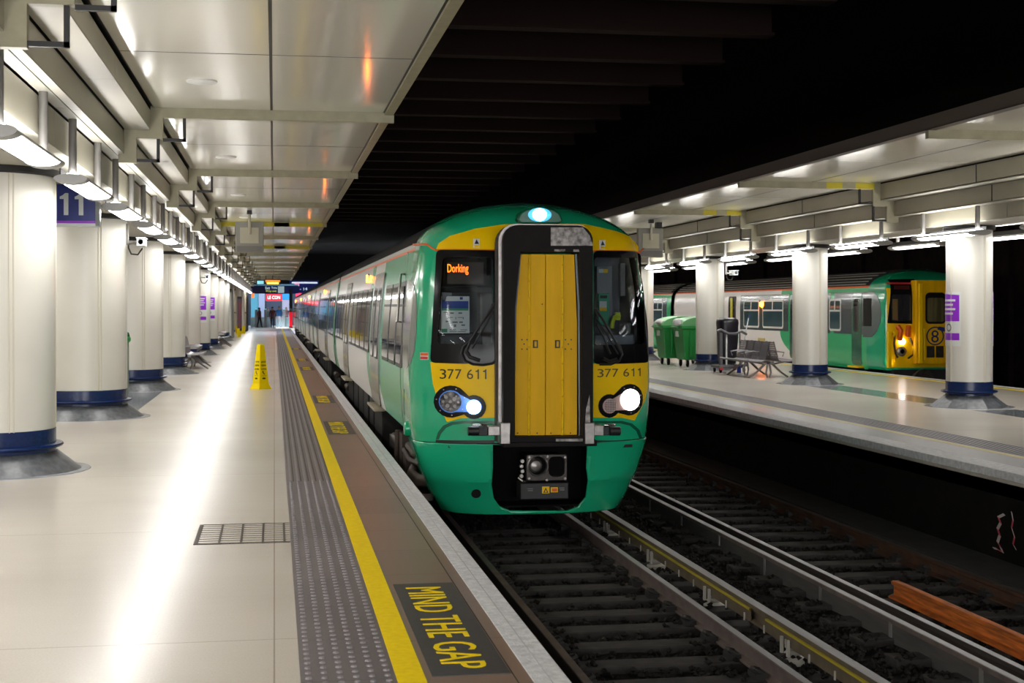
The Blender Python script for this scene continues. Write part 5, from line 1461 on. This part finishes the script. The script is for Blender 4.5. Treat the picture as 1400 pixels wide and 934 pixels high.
for q in range(4):
    F = face(q * PI / 2)
    for s_, z, hw in (('CAUTION', .55, .062), ('CUIDADO', .475, .066), ('ACHTUNG', .40, .07)):
        text(s_, F, -hw, hw, z, z + .034, (0, 0), .003, .003, mb=m)
    patch([[(-.035, .37), (-.015, .385), (-.005, .345), (.03, .31), (.012, .30), (-.03, .345)]], F, (0, 0), .003, .003, mb=m)
    patch([disc(-.02, .362, .012, 10)], F, (0, 0), .003, .003, mb=m)
    patch([disc(0, .222, .045, 12, .018)], F, (0, 0), .003, .003, mb=m)
    patch([[(-.06, .275), (.06, .275), (.06, .28), (-.06, .28)]], F, (0, 0), .003, .003, mb=m)
m.build('caution_print', 'ink', cn, smooth=0)

# back-to-back bench
def seat_curve():
    return [(-.50, .415), (-.44, .425), (-.30, .405), (-.14, .40), (-.06, .43), (-.025, .50)] + [(-.025 + .1 * k / 8, .50 + .38 * k / 8) for k in range(1, 9)]
def bench(loc, rz, label, double=True, n=4, group=None):
    o = thing('bench', label, 'bench', loc, rz, group)
    Lh = .54 * n / 2
    sides = (-1, 1) if double else (-1,)
    for sd in sides:
        for k in range(n):
            y0 = -Lh + .54 * k + .015; y1 = y0 + .51
            m = MB(); cv = [(sd * (-1) * (-.14 + x) if False else sd * (.12 - x), z) for x, z in seat_curve()]
            vs = []; T_ = .012
            # slotted shell: pan from the front lip, back in five strips
            for i in range(len(cv) - 1):
                (xa, za), (xb, zb) = cv[i], cv[i + 1]
                if i >= 5:
                    for f0, f1 in ((0, .72), ):
                        xm, zm = xa + (xb - xa) * f1, za + (zb - za) * f1
                        m.add([(xa, y0, za), (xa, y1, za), (xm, y1, zm), (xm, y0, zm), (xa + sd * T_, y0, za), (xa + sd * T_, y1, za), (xm + sd * T_, y1, zm), (xm + sd * T_, y0, zm)],
                              [(0, 1, 2, 3), (7, 6, 5, 4), (0, 4, 5, 1), (1, 5, 6, 2), (2, 6, 7, 3), (3, 7, 4, 0)])
                    for ya, yb in ((y0, y0 + .05), (y1 - .05, y1)):
                        m.add([(xa, ya, za), (xa, yb, za), (xb, yb, zb), (xb, ya, zb), (xa + sd * T_, ya, za), (xa + sd * T_, yb, za), (xb + sd * T_, yb, zb), (xb + sd * T_, ya, zb)],
                              [(0, 1, 2, 3), (7, 6, 5, 4), (0, 4, 5, 1), (1, 5, 6, 2), (2, 6, 7, 3), (3, 7, 4, 0)])
                else:
                    m.add([(xa, y0, za), (xa, y1, za), (xb, y1, zb), (xb, y0, zb), (xa, y0, za - .02), (xa, y1, za - .02), (xb, y1, zb - .02), (xb, y0, zb - .02)],
                          [(0, 1, 2, 3), (7, 6, 5, 4), (0, 4, 5, 1), (1, 5, 6, 2), (2, 6, 7, 3), (3, 7, 4, 0)])
            m.build('seat', 'benchgrey', o, smooth=30)
        xf = sd * .62
        MB().tube([(sd * .60, -Lh, .42), (sd * .60, Lh, .42)], .022, 10).build('front_rail', 'benchgrey', o)
        for k in range(n + 1):
            y = -Lh + .54 * k
            if k in (1, 2, 3) or not double:
                MB().tube([(sd * .10, y, .60), (sd * .30, y, .63), (sd * .50, y, .60), (sd * .46, y, .50)], .016, 8).build('armrest', 'benchgrey', o)
    MB().box(-.05 if double else -.3, .05 if double else -.2, -Lh, Lh, .33, .40).build('beam', 'benchgrey', o, smooth=0, bevel=.01)
    for y in (-Lh + .25, Lh - .25):
        m = MB()
        for sd in sides:
            off = 0 if double else sd * .25
            m.tube([(off, y, .36), (off + sd * .10, y, .33), (off + sd * .30, y, .14), (off + sd * .46, y, .03), (off + sd * .50, y, .0)], [.03, .03, .026, .022, .022], 10)
            m.tube([(off, y, .36), (off + sd * .03, y, .3), (off + sd * .06, y, .12), (off + sd * .03, y, .0)], [.03, .026, .024, .022], 10)
            m.tube([(off + sd * .1, y, .33), (sd * .45, y, .39), (sd * .60, y, .41)], .02, 8)
            if not double: m.tube([(off, y, .34), (off - sd * .15, y, .12), (off - sd * .2, y, 0)], .022, 8)
        m.build('leg', 'benchleg', o)
    return o
bench((11.80, 33.75, 0), math.radians(0), 'grey metal back-to-back bench on the right platform', True, 4)
bl_ = bench((-2.55, 41.0, 0), PI, 'grey metal bench between the left columns, nearer of two', False, 4, 'benches along the left columns')
dup(bl_, (-2.6, 63.6, 0), label='grey metal bench between the left columns, further of two')

# wheelie bins
def wheelie(loc, label, group):
    o = thing('wheelie_bin', label, 'bin', loc, 0, group)
    m = MB()
    ring = lambda x0, x1, y0, y1, z: [(x0, y0, z), (x1, y0, z), (x1, y1, z), (x0, y1, z)]
    lv = [ring(.10, 1.27, .12, .95, .20), ring(.0, 1.37, .0, 1.05, 1.08), ring(-.04, 1.41, -.04, 1.09, 1.09), ring(-.04, 1.41, -.04, 1.09, 1.17)]
    vs = [p for r in lv for p in r]
    m.add(vs, [(0, 3, 2, 1)] + [(4 * j + i, 4 * j + (i + 1) % 4, 4 * j + 4 + (i + 1) % 4, 4 * j + 4 + i) for j in range(3) for i in range(4)])
    for x in (.25, .68, 1.1): m.box(x - .03, x + .03, -.03, .06, .3, 1.05)
    m.build('body', 'bingreen', o, smooth=0, bevel=.02)
    n = 10; vs = []
    for j in range(n + 1):
        a = PI * j / n; x = .685 - .71 * math.cos(a); z = 1.17 + .27 * math.sin(a) ** .8
        vs += [(x, -.02, z), (x, 1.07, z)]
    m = MB(); m.add(vs, [(2 * j, 2 * j + 1, 2 * j + 3, 2 * j + 2) for j in range(n)]); m.add([vs[2 * j] for j in range(n + 1)], [tuple(range(n + 1))]); m.add([vs[2 * j + 1] for j in range(n + 1)], [tuple(range(n + 1))[::-1]])
    m.build('lid', 'binpale', o, smooth=60)
    m = MB(); m.tube([(-.10, .15, 1.13), (-.10, .9, 1.13)], .022, 8); m.tube([(-.05, .2, 1.13), (-.1, .2, 1.13)], .02, 6); m.tube([(-.05, .85, 1.13), (-.1, .85, 1.13)], .02, 6)
    m.build('handle', 'bingreen', o)
    m = MB().box(-.025, .02, .45, .65, .86, 1.02); m.build('white_label', 'paper', o, smooth=0)
    for x in (.2, 1.17):
        for y in (.18, .88):
            m = MB().lathe([(.09, -.025), (.10, -.015), (.10, .015), (.09, .025)], (x, y, .10), 18, axis='x').box(x - .045, x - .03, y - .04, y + .04, .08, .24, 1).box(x + .03, x + .045, y - .04, y + .04, .08, .24, 1)
            m.build('castor', ['rubber', 'tube'], o)
    return o
wb1 = wheelie((11.47, 39.15, 0), 'green wheelie bin with rounded lid half behind the column, nearer of two', 'green wheelie bins')
dup(wb1, (11.30, 40.55, 0), label='green wheelie bin behind the other green bin, next to the train')
def bagmesh(name, r, loc, m, label, cat, seed):
    random.seed(seed); mb = MB(); n = 12; vs = []; 
    for j in range(7):
        t = PI * j / 6
        for k in range(n):
            a = 2 * PI * k / n; q = random.uniform(.8, 1.15)
            vs.append((r[0] * math.sin(t) * math.cos(a) * q, r[1] * math.sin(t) * math.sin(a) * q, r[2] * (1 - math.cos(t)) / 1.0))
    mb.add(vs, [(j * n + k, j * n + (k + 1) % n, (j + 1) * n + (k + 1) % n, (j + 1) * n + k) for j in range(6) for k in range(n)])
    o = mb.build(name, m, smooth=60, weld=.001); o.location = loc; return tag(o, label, cat)
bagmesh('plastic_bag', (.16, .2, .11), (11.42, 39.45, 1.17), mat('white_bag', (.62, .62, .62), .4), 'crumpled white plastic bag on the nearer green bin handle', 'bag', 5)
bagmesh('plastic_bag', (.14, .2, .09), (11.30, 40.9, 1.18), mat('grey_bag', (.45, .44, .43), .4), 'greyish crumpled bag on the further green bin', 'bag', 6)

# cleaning trolley
tr_ = thing('cleaning_trolley', 'black-bagged cleaning trolley with grey frame in front of the column', 'trolley', (11.72, 35.85, 0))
m = MB(); n = 16; vs = []
for j, (z, a, b) in enumerate(((.22, .20, .20), (.5, .23, .23), (.9, .25, .25), (1.2, .26, .27), (1.30, .27, .28), (1.38, .25, .26), (1.43, .17, .18))):
    for k in range(n):
        t = 2 * PI * k / n; c_, s_ = math.cos(t), math.sin(t)
        vs.append((a * math.copysign(abs(c_) ** .5, c_) + random.uniform(-.008, .008), b * math.copysign(abs(s_) ** .5, s_) + random.uniform(-.008, .008), z))
m.add(vs, [(j * n + k, j * n + (k + 1) % n, (j + 1) * n + (k + 1) % n, (j + 1) * n + k) for j in range(6) for k in range(n)] + [tuple(6 * n + k for k in range(n))])
m.build('bag', 'bag', tr_, smooth=70)
m = MB()
m.box(-.32, -.24, -.36, -.28, .15, 1.05); m.box(-.15, -.11, -.34, -.30, .2, 1.05, 1); m.tube([(.27, -.2, .2), (.27, -.2, 1.1)], .02, 8)
m.build('upright', ['plasticgrey', 'white'], tr_, smooth=0, bevel=.008)
m = MB(); m.tube([(-.40, -.34, 1.08), (-.3, -.38, 1.12), (-.1, -.4, 1.02), (.1, -.4, 1.02), (.25, -.36, 1.08), (.42, -.3, 1.0)], .035, 8)
m.build('handle_bar', 'plasticgrey', tr_)
MB().box(-.36, .30, -.4, .3, .12, .2).box(.05, .42, -.42, -.1, .17, .23).build('tray', 'plasticgrey', tr_, smooth=0, bevel=.02)
MB().box(-.33, -.25, -.41, -.40, .08, .14).box(.02, .10, -.41, -.40, .08, .14).build('red_bumper', 'red', tr_, smooth=0)
for x, y in ((-.28, -.3), (.2, -.3), (-.28, .22), (.42, -.1)):
    MB().lathe([(.06, -.02), (.065, 0), (.06, .02)], (x, y, .065), 14, axis='x').build('wheel', 'rubber', tr_)
mp = thing('mop', 'grey-handled mop with blue tip leaning on the cleaning trolley', 'mop', (11.9, 35.5, 0))
MB().tube([(.0, -.1, .22), (.32, .12, 1.42)], .014, 8).build('mop_handle', 'signsilver', mp)
MB().tube([(.32, .12, 1.42), (.345, .137, 1.51)], .018, 8).build('blue_tip', 'signblue', mp)
MB().tube([(-.02, -.11, .0), (-.01, -.1, .1), (.0, -.1, .24)], [.06, .05, .018], 10).build('mop_head', 'signblue', mp)

# litter bin behind the second column
lb = thing('litter_bin', 'green round litter bin with rounded hood between two left columns', 'bin', (-3.02, 27.8, 0))
MB().lathe([(.26, .03), (.30, .06), (.30, 1.08)], n=28).build('body', mat('bin_clear_green', (.20, .28, .22), .25), lb)
MB().lathe([(.315, 1.04), (.335, 1.07), (.335, 1.12), (.315, 1.15)], n=28).build('rim', 'bingreen', lb)
MB().lathe([(.32, 1.15), (.30, 1.22), (.22, 1.27), (.05, 1.29)], n=28).build('hood', 'darkgreen', lb)
MB().lathe([(.28, 0), (.28, .05)], n=28).build('foot', 'darkgreen', lb)

# ============================================================ FAR END OF THE LEFT PLATFORM
hb = thing('notice_hoarding', 'white boxed-in panel with dark frame beyond the last left columns', 'hoarding', (-2.95, 80, 0))
MB().box(-.7, .62, 0, 1.6, 0.12, 2.55).build('panel', 'white', hb, smooth=0)
MB().box(-.75, .68, -.05, 1.65, 2.55, 2.66).box(.62, .72, -.05, .05, 0, 3.1).box(.62, .72, 1.55, 1.65, 0, 3.1).build('frame', 'tube', hb, smooth=0)
MB().box(-.7, .62, -.01, 1.6, 0.0, 0.12).build('kick_board', 'brownpipe', hb, smooth=0)
MB().box(-.4, -.1, -.02, 0, 1.55, 1.8).build('small_notice', 'tvplate', hb, smooth=0)
ps = thing('poster_case', 'dark framed advertising case on yellow feet beside the white hoarding', 'poster case', (-2.0, 84, 0))
MB().box(-.12, .12, 0, 1.3, .35, 2.35).build('case', 'black', ps, smooth=0)
MB().box(.121, .126, .1, 1.2, .5, 2.2).box(-.10, .10, -.006, 0, .5, 2.2).build('dark_poster', mat('dark_poster', (.06, .04, .09), .3, noise=.8, nscale=4, col2=(.30, .02, .03)), ps, smooth=0)
MB().box(-.12, .02, -.06, .1, 0, .5).build('yellow_foot', 'coneyellow', ps, smooth=0); MB().box(-.12, .06, 1.1, 1.3, 0, .4).build('yellow_foot', 'coneyellow', ps, smooth=0)
pb = thing('timber_booth', 'tan panelled booth with black frame at the far left platform end', 'booth', (-2.9, 104, 0))
MB().box(-1, .95, 0, 6, 0, 3.1).build('panels', mat('booth_tan', (.42, .36, .25), .5), pb, smooth=0)
m = MB()
for x in (-.03, .40, .90): m.box(x, x + .07, -.03, 0, 0, 3.1)
for z in (.0, 1.3, 2.95): m.box(-1, .97, -.03, 0, z, z + .08)
for y in (1.5, 3.0, 4.5): m.box(.95, .98, y, y + .08, 0, 3.1)
m.build('frame', 'black', pb, smooth=0)
ex = thing('column_pair', 'narrow cream post with yellow base before the tan booth', 'post', (-2.2, 95, 0))
MB().lathe([(.28, 0.5), (.28, 3.12)], n=24).build('shaft', 'cream', ex); MB().lathe([(.32, 0), (.32, .5)], n=24).build('yellow_base', 'coneyellow', ex)
# concourse
D0 = 126.0
def far_x(px, Y):
    r = (px - 375) * CS / FPX; return r * Y * CS / (1 - r * SN)
def far_z(py, px, Y): d = Y * CS + far_x(px, Y) * SN; return HCAM - (py - HY) * d / FPX
def fbox(px0, py0, px1, py1, Y, dep=.15): return (far_x(px0, Y), far_x(px1, Y), Y, Y + dep, far_z(py1, px0, Y), far_z(py0, px0, Y))
w = MB().box(-9, 20.2, 139, 139.2, -1.5, 3.6).box(-9, 20.2, 138.8, 139.2, 3.6, 7, 2).box(-9, 14, 128, 139, -.3, 0, 1).box(-9, -8.8, 128, 139, 0, 7)  # upper part coloured black for the darkness above the concourse
struct(w.build('wall_concourse', [mat('concourse_wall', (.10, .11, .16), .6), 'floor', 'void'], smooth=0), 'concourse wall behind the shops')
def sign(name, boxes, label, cat, sub=()):
    o = thing(name, label, cat, (0, boxes[0][0][2], 0)); Y = boxes[0][0][2]
    for (b, m, nm) in boxes: MB().box(b[0], b[1], b[2] - Y, b[3] - Y, b[4], b[5]).build(nm, m, o, smooth=0)
    return o, Y
E = lambda n, c, s: mat(n, c, .5, emit=c, strength=s)
def lettering(o, s, px0, py0, px1, py1, Y, m, name='lettering'):
    text(s, lambda u, z: (u, -.01, z), far_x(px0, Y), far_x(px1, Y), far_z(py1, px0, Y), far_z(py0, px0, Y), (0, 0), .01, .01).build(name, m, o, smooth=0)
o, Y = sign('direction_sign', [(fbox(345, 390.5, 408, 401.5, 122), 'signblue', 'board'), (fbox(345, 388.5, 408, 390.5, 122), E('sign_light', (.10, .22, .35), .8), 'light_strip')], 'long navy direction sign across the platform end', 'sign')
wl = E('sign_letter_glow', (.55, .75, .85), .9); yl = E('sign_arrow_glow', (.55, .65, .10), .9)
lettering(o, 'Exit', 363, 392, 369, 395.5, Y, wl); lettering(o, 'Trains', 371, 392, 379, 395, Y, wl); lettering(o, 'Way out', 363, 396.5, 378, 400, Y, yl)
m = MB(); b = fbox(380, 391.5, 388.5, 400.5, 122); m.box(b[0], b[1], -.02, 0, b[4], b[5]); m.build('pale_panel', E('sign_panel_glow', (.30, .40, .42), .7), o, smooth=0)
o, Y = sign('direction_sign', [(fbox(396, 383, 436, 401, 125.5), 'signblue', 'board'), (fbox(399, 385.5, 434, 387.5, 125.4), wl, 'light_strip'), (fbox(402.5, 386.5, 409, 391, 125.3), E('sign_pink', (.8, .35, .5), .9), 'pink_panel')], 'navy sign over the end of the train, right of the long direction sign', 'sign')
lettering(o, '1 - 14', 406, 393, 420, 397, Y, wl)
o, Y = sign('departure_board', [(fbox(361.5, 381.5, 383.5, 389, 103), 'screen', 'case'), (fbox(365, 386, 381, 388.2, 102.97), E('amber_rows', (1, .62, .08), 3.0), 'lit_row'), (fbox(363, 383, 383, 385.5, 102.97), E('amber_dim', (.7, .2, .01), 1.5), 'lit_row')], 'amber lit departure board hanging at the platform end', 'sign')
MB().box(far_x(372.2, 103), far_x(373.4, 103), .02, .1, 3.75, 4.02).build('drop_rod', 'black', o, smooth=0); MB().box(far_x(363.0, 103), far_x(364, 103), .02, .1, 3.75, 4.02).build('drop_rod', 'black', o, smooth=0)
o, Y = sign('lit_sign', [(fbox(351.5, 384, 360.5, 388.5, 103.5), E('teal_sign', (.18, .45, .52), 1.2), 'face'), (fbox(350, 383, 361, 389.5, 103.55), 'black', 'case'), ((far_x(355, 103.5), far_x(356, 103.5), 103.6, 103.7, 3.6, 4.0), 'black', 'rod')], 'small teal lit sign left of the amber departure board', 'sign')
o, Y = sign('shop_sign', [(fbox(363.5, 402.5, 385.5, 411.5, 133), E('shop_red', (.75, .004, .012), 1.0), 'face')], 'glowing red shop sign lettered LE CON', 'sign')
lettering(o, 'LE CON', 366, 404.5, 383, 409, Y, E('shop_letter', (1, .55, .5), 2.2))
o, Y = sign('shop_sign', [(fbox(386, 402, 396.5, 409.5, 133.2), E('shop_blue', (.01, .14, .6), .9), 'face')], 'glowing blue shop sign right of the red one', 'sign')
o, Y = sign('lit_sign', [(fbox(404.5, 400.5, 412, 405, 133), E('red_sign', (.95, .02, .06), 1.6), 'face')], 'slanting red glow over the end of the train', 'sign')
o, Y = sign('lit_sign', [(fbox(344.2, 401, 347.5, 407, 121), E('orange_sign', (.95, .16, .02), 1.6), 'face')], 'tiny orange lit sign below the lamp row end', 'sign')
o, Y = sign('shop_window', [(fbox(343, 401, 353, 444, 137), E('window_blue', (.08, .28, .36), .25), 'pane'), (fbox(353.5, 401, 362, 444, 136.8), E('window_lilac', (.30, .33, .44), .25), 'pane'), (fbox(362, 411, 364, 444, 136), 'black', 'post')], 'pale lit shop window at the left of the concourse', 'window')
o, Y = sign('shop_window', [(fbox(385.5, 410, 398, 444, 136.6), E('window_pink', (.34, .30, .38), .25), 'pane'), (fbox(384.5, 410, 385.5, 444, 136.5), 'black', 'post')], 'pale lit shop window under the blue sign', 'window')
def barrier(px0, px1, label):
    Y = 125.2; o = thing('glass_barrier', label, 'barrier', (0, Y, 0))
    x0, x1 = far_x(px0, Y), far_x(px1, Y)
    MB().box(x0, x1, 0, .05, .06, .82).build('pane', mat('barrier_glass', (.30, .55, .62), .15, spec=.8), o, smooth=0)
    MB().box(x0, x1, -.03, .08, .82, .88).box(x0, x1, -.05, .1, 0, .06).build('rail', 'signsilver', o, smooth=0)
barrier(342.5, 372, 'pale blue glass barrier at the platform end, left of the gap'); barrier(377, 396.5, 'pale blue glass barrier at the platform end, right of the gap')
for px in (350.5, 363, 388):
    Y = 124.6; o = thing('ticket_gate', 'grey ticket gate post by the glass barrier, %s' % {350.5: 'leftmost of three', 363: 'middle of three', 388: 'rightmost of three'}[px], 'ticket gate', (far_x(px, Y), Y, 0), 0, 'ticket gates')
    MB().box(-.12, .12, 0, .5, 0, 1.55).build('cabinet', mat('gate_grey', (.35, .42, .45), .3), o, smooth=0, bevel=.03); MB().box(-.08, .08, .05, .4, 1.55, 1.6).build('top_panel', E('gate_light', (.3, .7, .8), .8), o, smooth=0)
rp = thing('buffer_post', 'bright red upright post at the end of the train track', 'post', (far_x(397.6, 120), 120, 0))
MB().box(-.12, .12, 0, .2, 0.0, 1.35).build('post', mat('signal_red', (.80, .01, .03), .4, emit=(.8, .01, .03), strength=.5), rp, smooth=0, bevel=.02); MB().box(-.15, .15, -.05, .25, -.0, .12).build('foot', 'black', rp, smooth=0); MB().lathe([(.1, 0), (.1, -.04)], (0, 0, 1.55), 16, axis='y').build('lamp', 'darkgreen', rp); MB().box(-.13, .13, 0, .15, 1.35, 3.2).build('signal_mast', 'black', rp, smooth=0)

# people on the concourse
def person(px, Y, H, top, legs, hair, label, ang, stride=.16, bag=None):
    x = far_x(px, Y); k = H / 1.75
    o_ = bpy.data.meshes.new('person'); vs, ed, rad = [], [], []
    def V_(p, r, par=None):
        vs.append((p[0] * k, p[1] * k, p[2] * k)); rad.append(r * k)
        if par is not None: ed.append((par, len(vs) - 1))
        return len(vs) - 1
    pel = V_((0, 0, .95), .15); sp = V_((0, 0, 1.15), .145, pel); ch = V_((0, 0, 1.36), .16, sp); nk = V_((0, 0, 1.49), .06, ch); hd = V_((0, -.01, 1.60), .095, nk); V_((0, -.01, 1.70), .085, hd)
    V_((0, -.10, 1.585), .022, hd)
    for s in (-1, 1):
        hp = V_((s * .10, 0, .88), .10, pel); kn = V_((s * .11, -.04 + s * stride * .4, .50), .065, hp); an = V_((s * .11, s * stride, .09), .045, kn); ft = V_((s * .12, s * stride - .16, .04), .04, an)
        sh = V_((s * .19, 0, 1.40), .06, ch); el = V_((s * .26, .03, 1.13), .045, sh); wr = V_((s * .25, -.08 - s * .06, .90), .03, el); pm = V_((s * .25, -.10 - s * .06, .84), .032, wr)
        for q in range(4): 
            f1 = V_((s * .25 + (q - 1.5) * .018, -.11 - s * .06, .785 + .006 * abs(q - 1.5)), .009, pm); V_((s * .25 + (q - 1.5) * .018, -.115 - s * .06, .745 + .012 * abs(q - 1.5)), .008, f1)
        V_((s * .25 - s * .04, -.13 - s * .06, .815), .010, pm)
    o_.from_pydata(vs, ed, [])
    ob = bpy.data.objects.new('person', o_); COL.objects.link(ob)
    md = ob.modifiers.new('s', 'SKIN'); sv = o_.skin_vertices[0].data
    for i, r in enumerate(rad): sv[i].radius = (r, r * (.75 if i in (0, 1, 2) else 1))
    sv[0].use_root = True
    ss = ob.modifiers.new('u', 'SUBSURF'); ss.levels = 2; ss.render_levels = 2
    dg = bpy.context.evaluated_depsgraph_get(); dg.update()
    me = bpy.data.meshes.new_from_object(ob.evaluated_get(dg)); me.name = 'person'
    bpy.data.objects.remove(ob); bpy.data.meshes.remove(o_)
    me.materials.clear()
    for mm in ('skin', top, legs, 'black'): me.materials.append(M[mm] if isinstance(mm, str) else mm)
    for p in me.polygons:
        z = p.center.z / k; ax = abs(p.center.x / k)
        p.material_index = 3 if z < .085 else 0 if (z > 1.47 or (ax > .19 and z < .93)) else 1 if (z > .93 or ax > .21) else 2
        p.use_smooth = True
    root = bpy.data.objects.new('person', me); COL.objects.link(root)
    root.location = (x, Y, 0); root.rotation_euler = (0, 0, ang)
    tag(root, label, 'person')
    h = MB(); n = 12; vv = []
    for j in range(5):
        t = PI * .55 * j / 4
        for q in range(n): a = 2 * PI * q / n; vv.append((.105 * k * math.sin(t) * math.cos(a), (.02 + .112 * math.sin(t) * math.sin(a)) * k, (1.645 + .115 * math.cos(t)) * k))
    h.add(vv, [(j * n + q, j * n + (q + 1) % n, (j + 1) * n + (q + 1) % n, (j + 1) * n + q) for j in range(4) for q in range(n)])
    h.build('hair', hair, root, smooth=60)
    return root
bt = lambda n, c: mat(n, c, .7)
dk = bt('dark_hair', (.02, .015, .012)); fair = bt('fair_hair', (.35, .26, .15))
person(372.5, 121.5, 1.78, bt('maroon_coat', (.08, .02, .025)), bt('black_jeans', (.02, .02, .03)), dk, 'person in a dark maroon coat walking towards the train', .1, .2)
person(381.5, 123.0, 1.82, bt('blue_jacket', (.02, .14, .42)), bt('pale_trousers', (.42, .42, .48)), fair, 'person in a blue jacket and pale trousers', 3.0, .1)
person(354.5, 123.5, 1.72, bt('burgundy_top', (.12, .03, .05)), bt('black_trousers', (.012, .012, .014)), dk, 'person in a burgundy top and black trousers at the left', 2.2, .15)
person(391.5, 127.0, 1.75, bt('pinkish_top', (.50, .30, .30)), bt('slate_trousers', (.08, .09, .14)), fair, 'person in a pinkish top below the blue shop sign', .4, .12)
person(366.5, 129.0, 1.70, bt('grey_green_top', (.12, .16, .15)), bt('navy_trousers', (.02, .025, .05)), dk, 'person in a grey-green top further back under the red sign', .2, .1)

# ============================================================ LIGHTS, CAMERA
def area(name, loc, rot, size, power, color, sy=None):
    l = bpy.data.lights.new(name, 'AREA'); l.energy = power; l.color = color; l.size = size
    if sy: l.shape = 'RECTANGLE'; l.size_y = sy
    o = bpy.data.objects.new(name, l); COL.objects.link(o); o.location = loc; o.rotation_euler = rot; return o
area('concourse_light', (0, 131, 5.5), (0, 0, 0), 8, 1300, (.62, .80, 1.0), 5)
area('cab_fill', (2.905, TY + .9, RAIL + 3.2), (0, 0, 0), .6, 6.0, (1, .97, .92), .25)  # fill added inside the cab so its grey interior shows
wd = bpy.data.worlds.new('mouth_daylight'); SC.world = wd; wd.use_nodes = True  # daylight added through the open end behind the camera to brighten the train
wd.node_tree.nodes['Background'].inputs[0].default_value = (8.0, 8.1, 8.2, 1)
cam = bpy.data.cameras.new('camera'); co = bpy.data.objects.new('camera', cam); COL.objects.link(co)
co.location = (0, 0, HCAM); co.rotation_euler = (PI / 2, 0, -TH)
cam.sensor_width = 36; cam.lens = FPX / 1400 * 36; cam.shift_y = (HY - 467) / 1400
cam.clip_end = 400
cam.dof.use_dof = True; cam.dof.focus_distance = 14.5; cam.dof.aperture_fstop = 6.0
SC.camera = co
SC.view_settings.view_transform = 'Standard'; SC.view_settings.look = 'None'; SC.view_settings.gamma = 1; SC.view_settings.exposure = 0.15
SC.view_settings.use_curve_mapping = False
SC.cycles.use_denoising = True
SC.cycles.max_bounces = 8; SC.cycles.diffuse_bounces = 4; SC.cycles.glossy_bounces = 4; SC.cycles.transparent_max_bounces = 8
SC.cycles.sample_clamp_indirect = 8
SC.cycles.caustics_reflective = False; SC.cycles.caustics_refractive = False
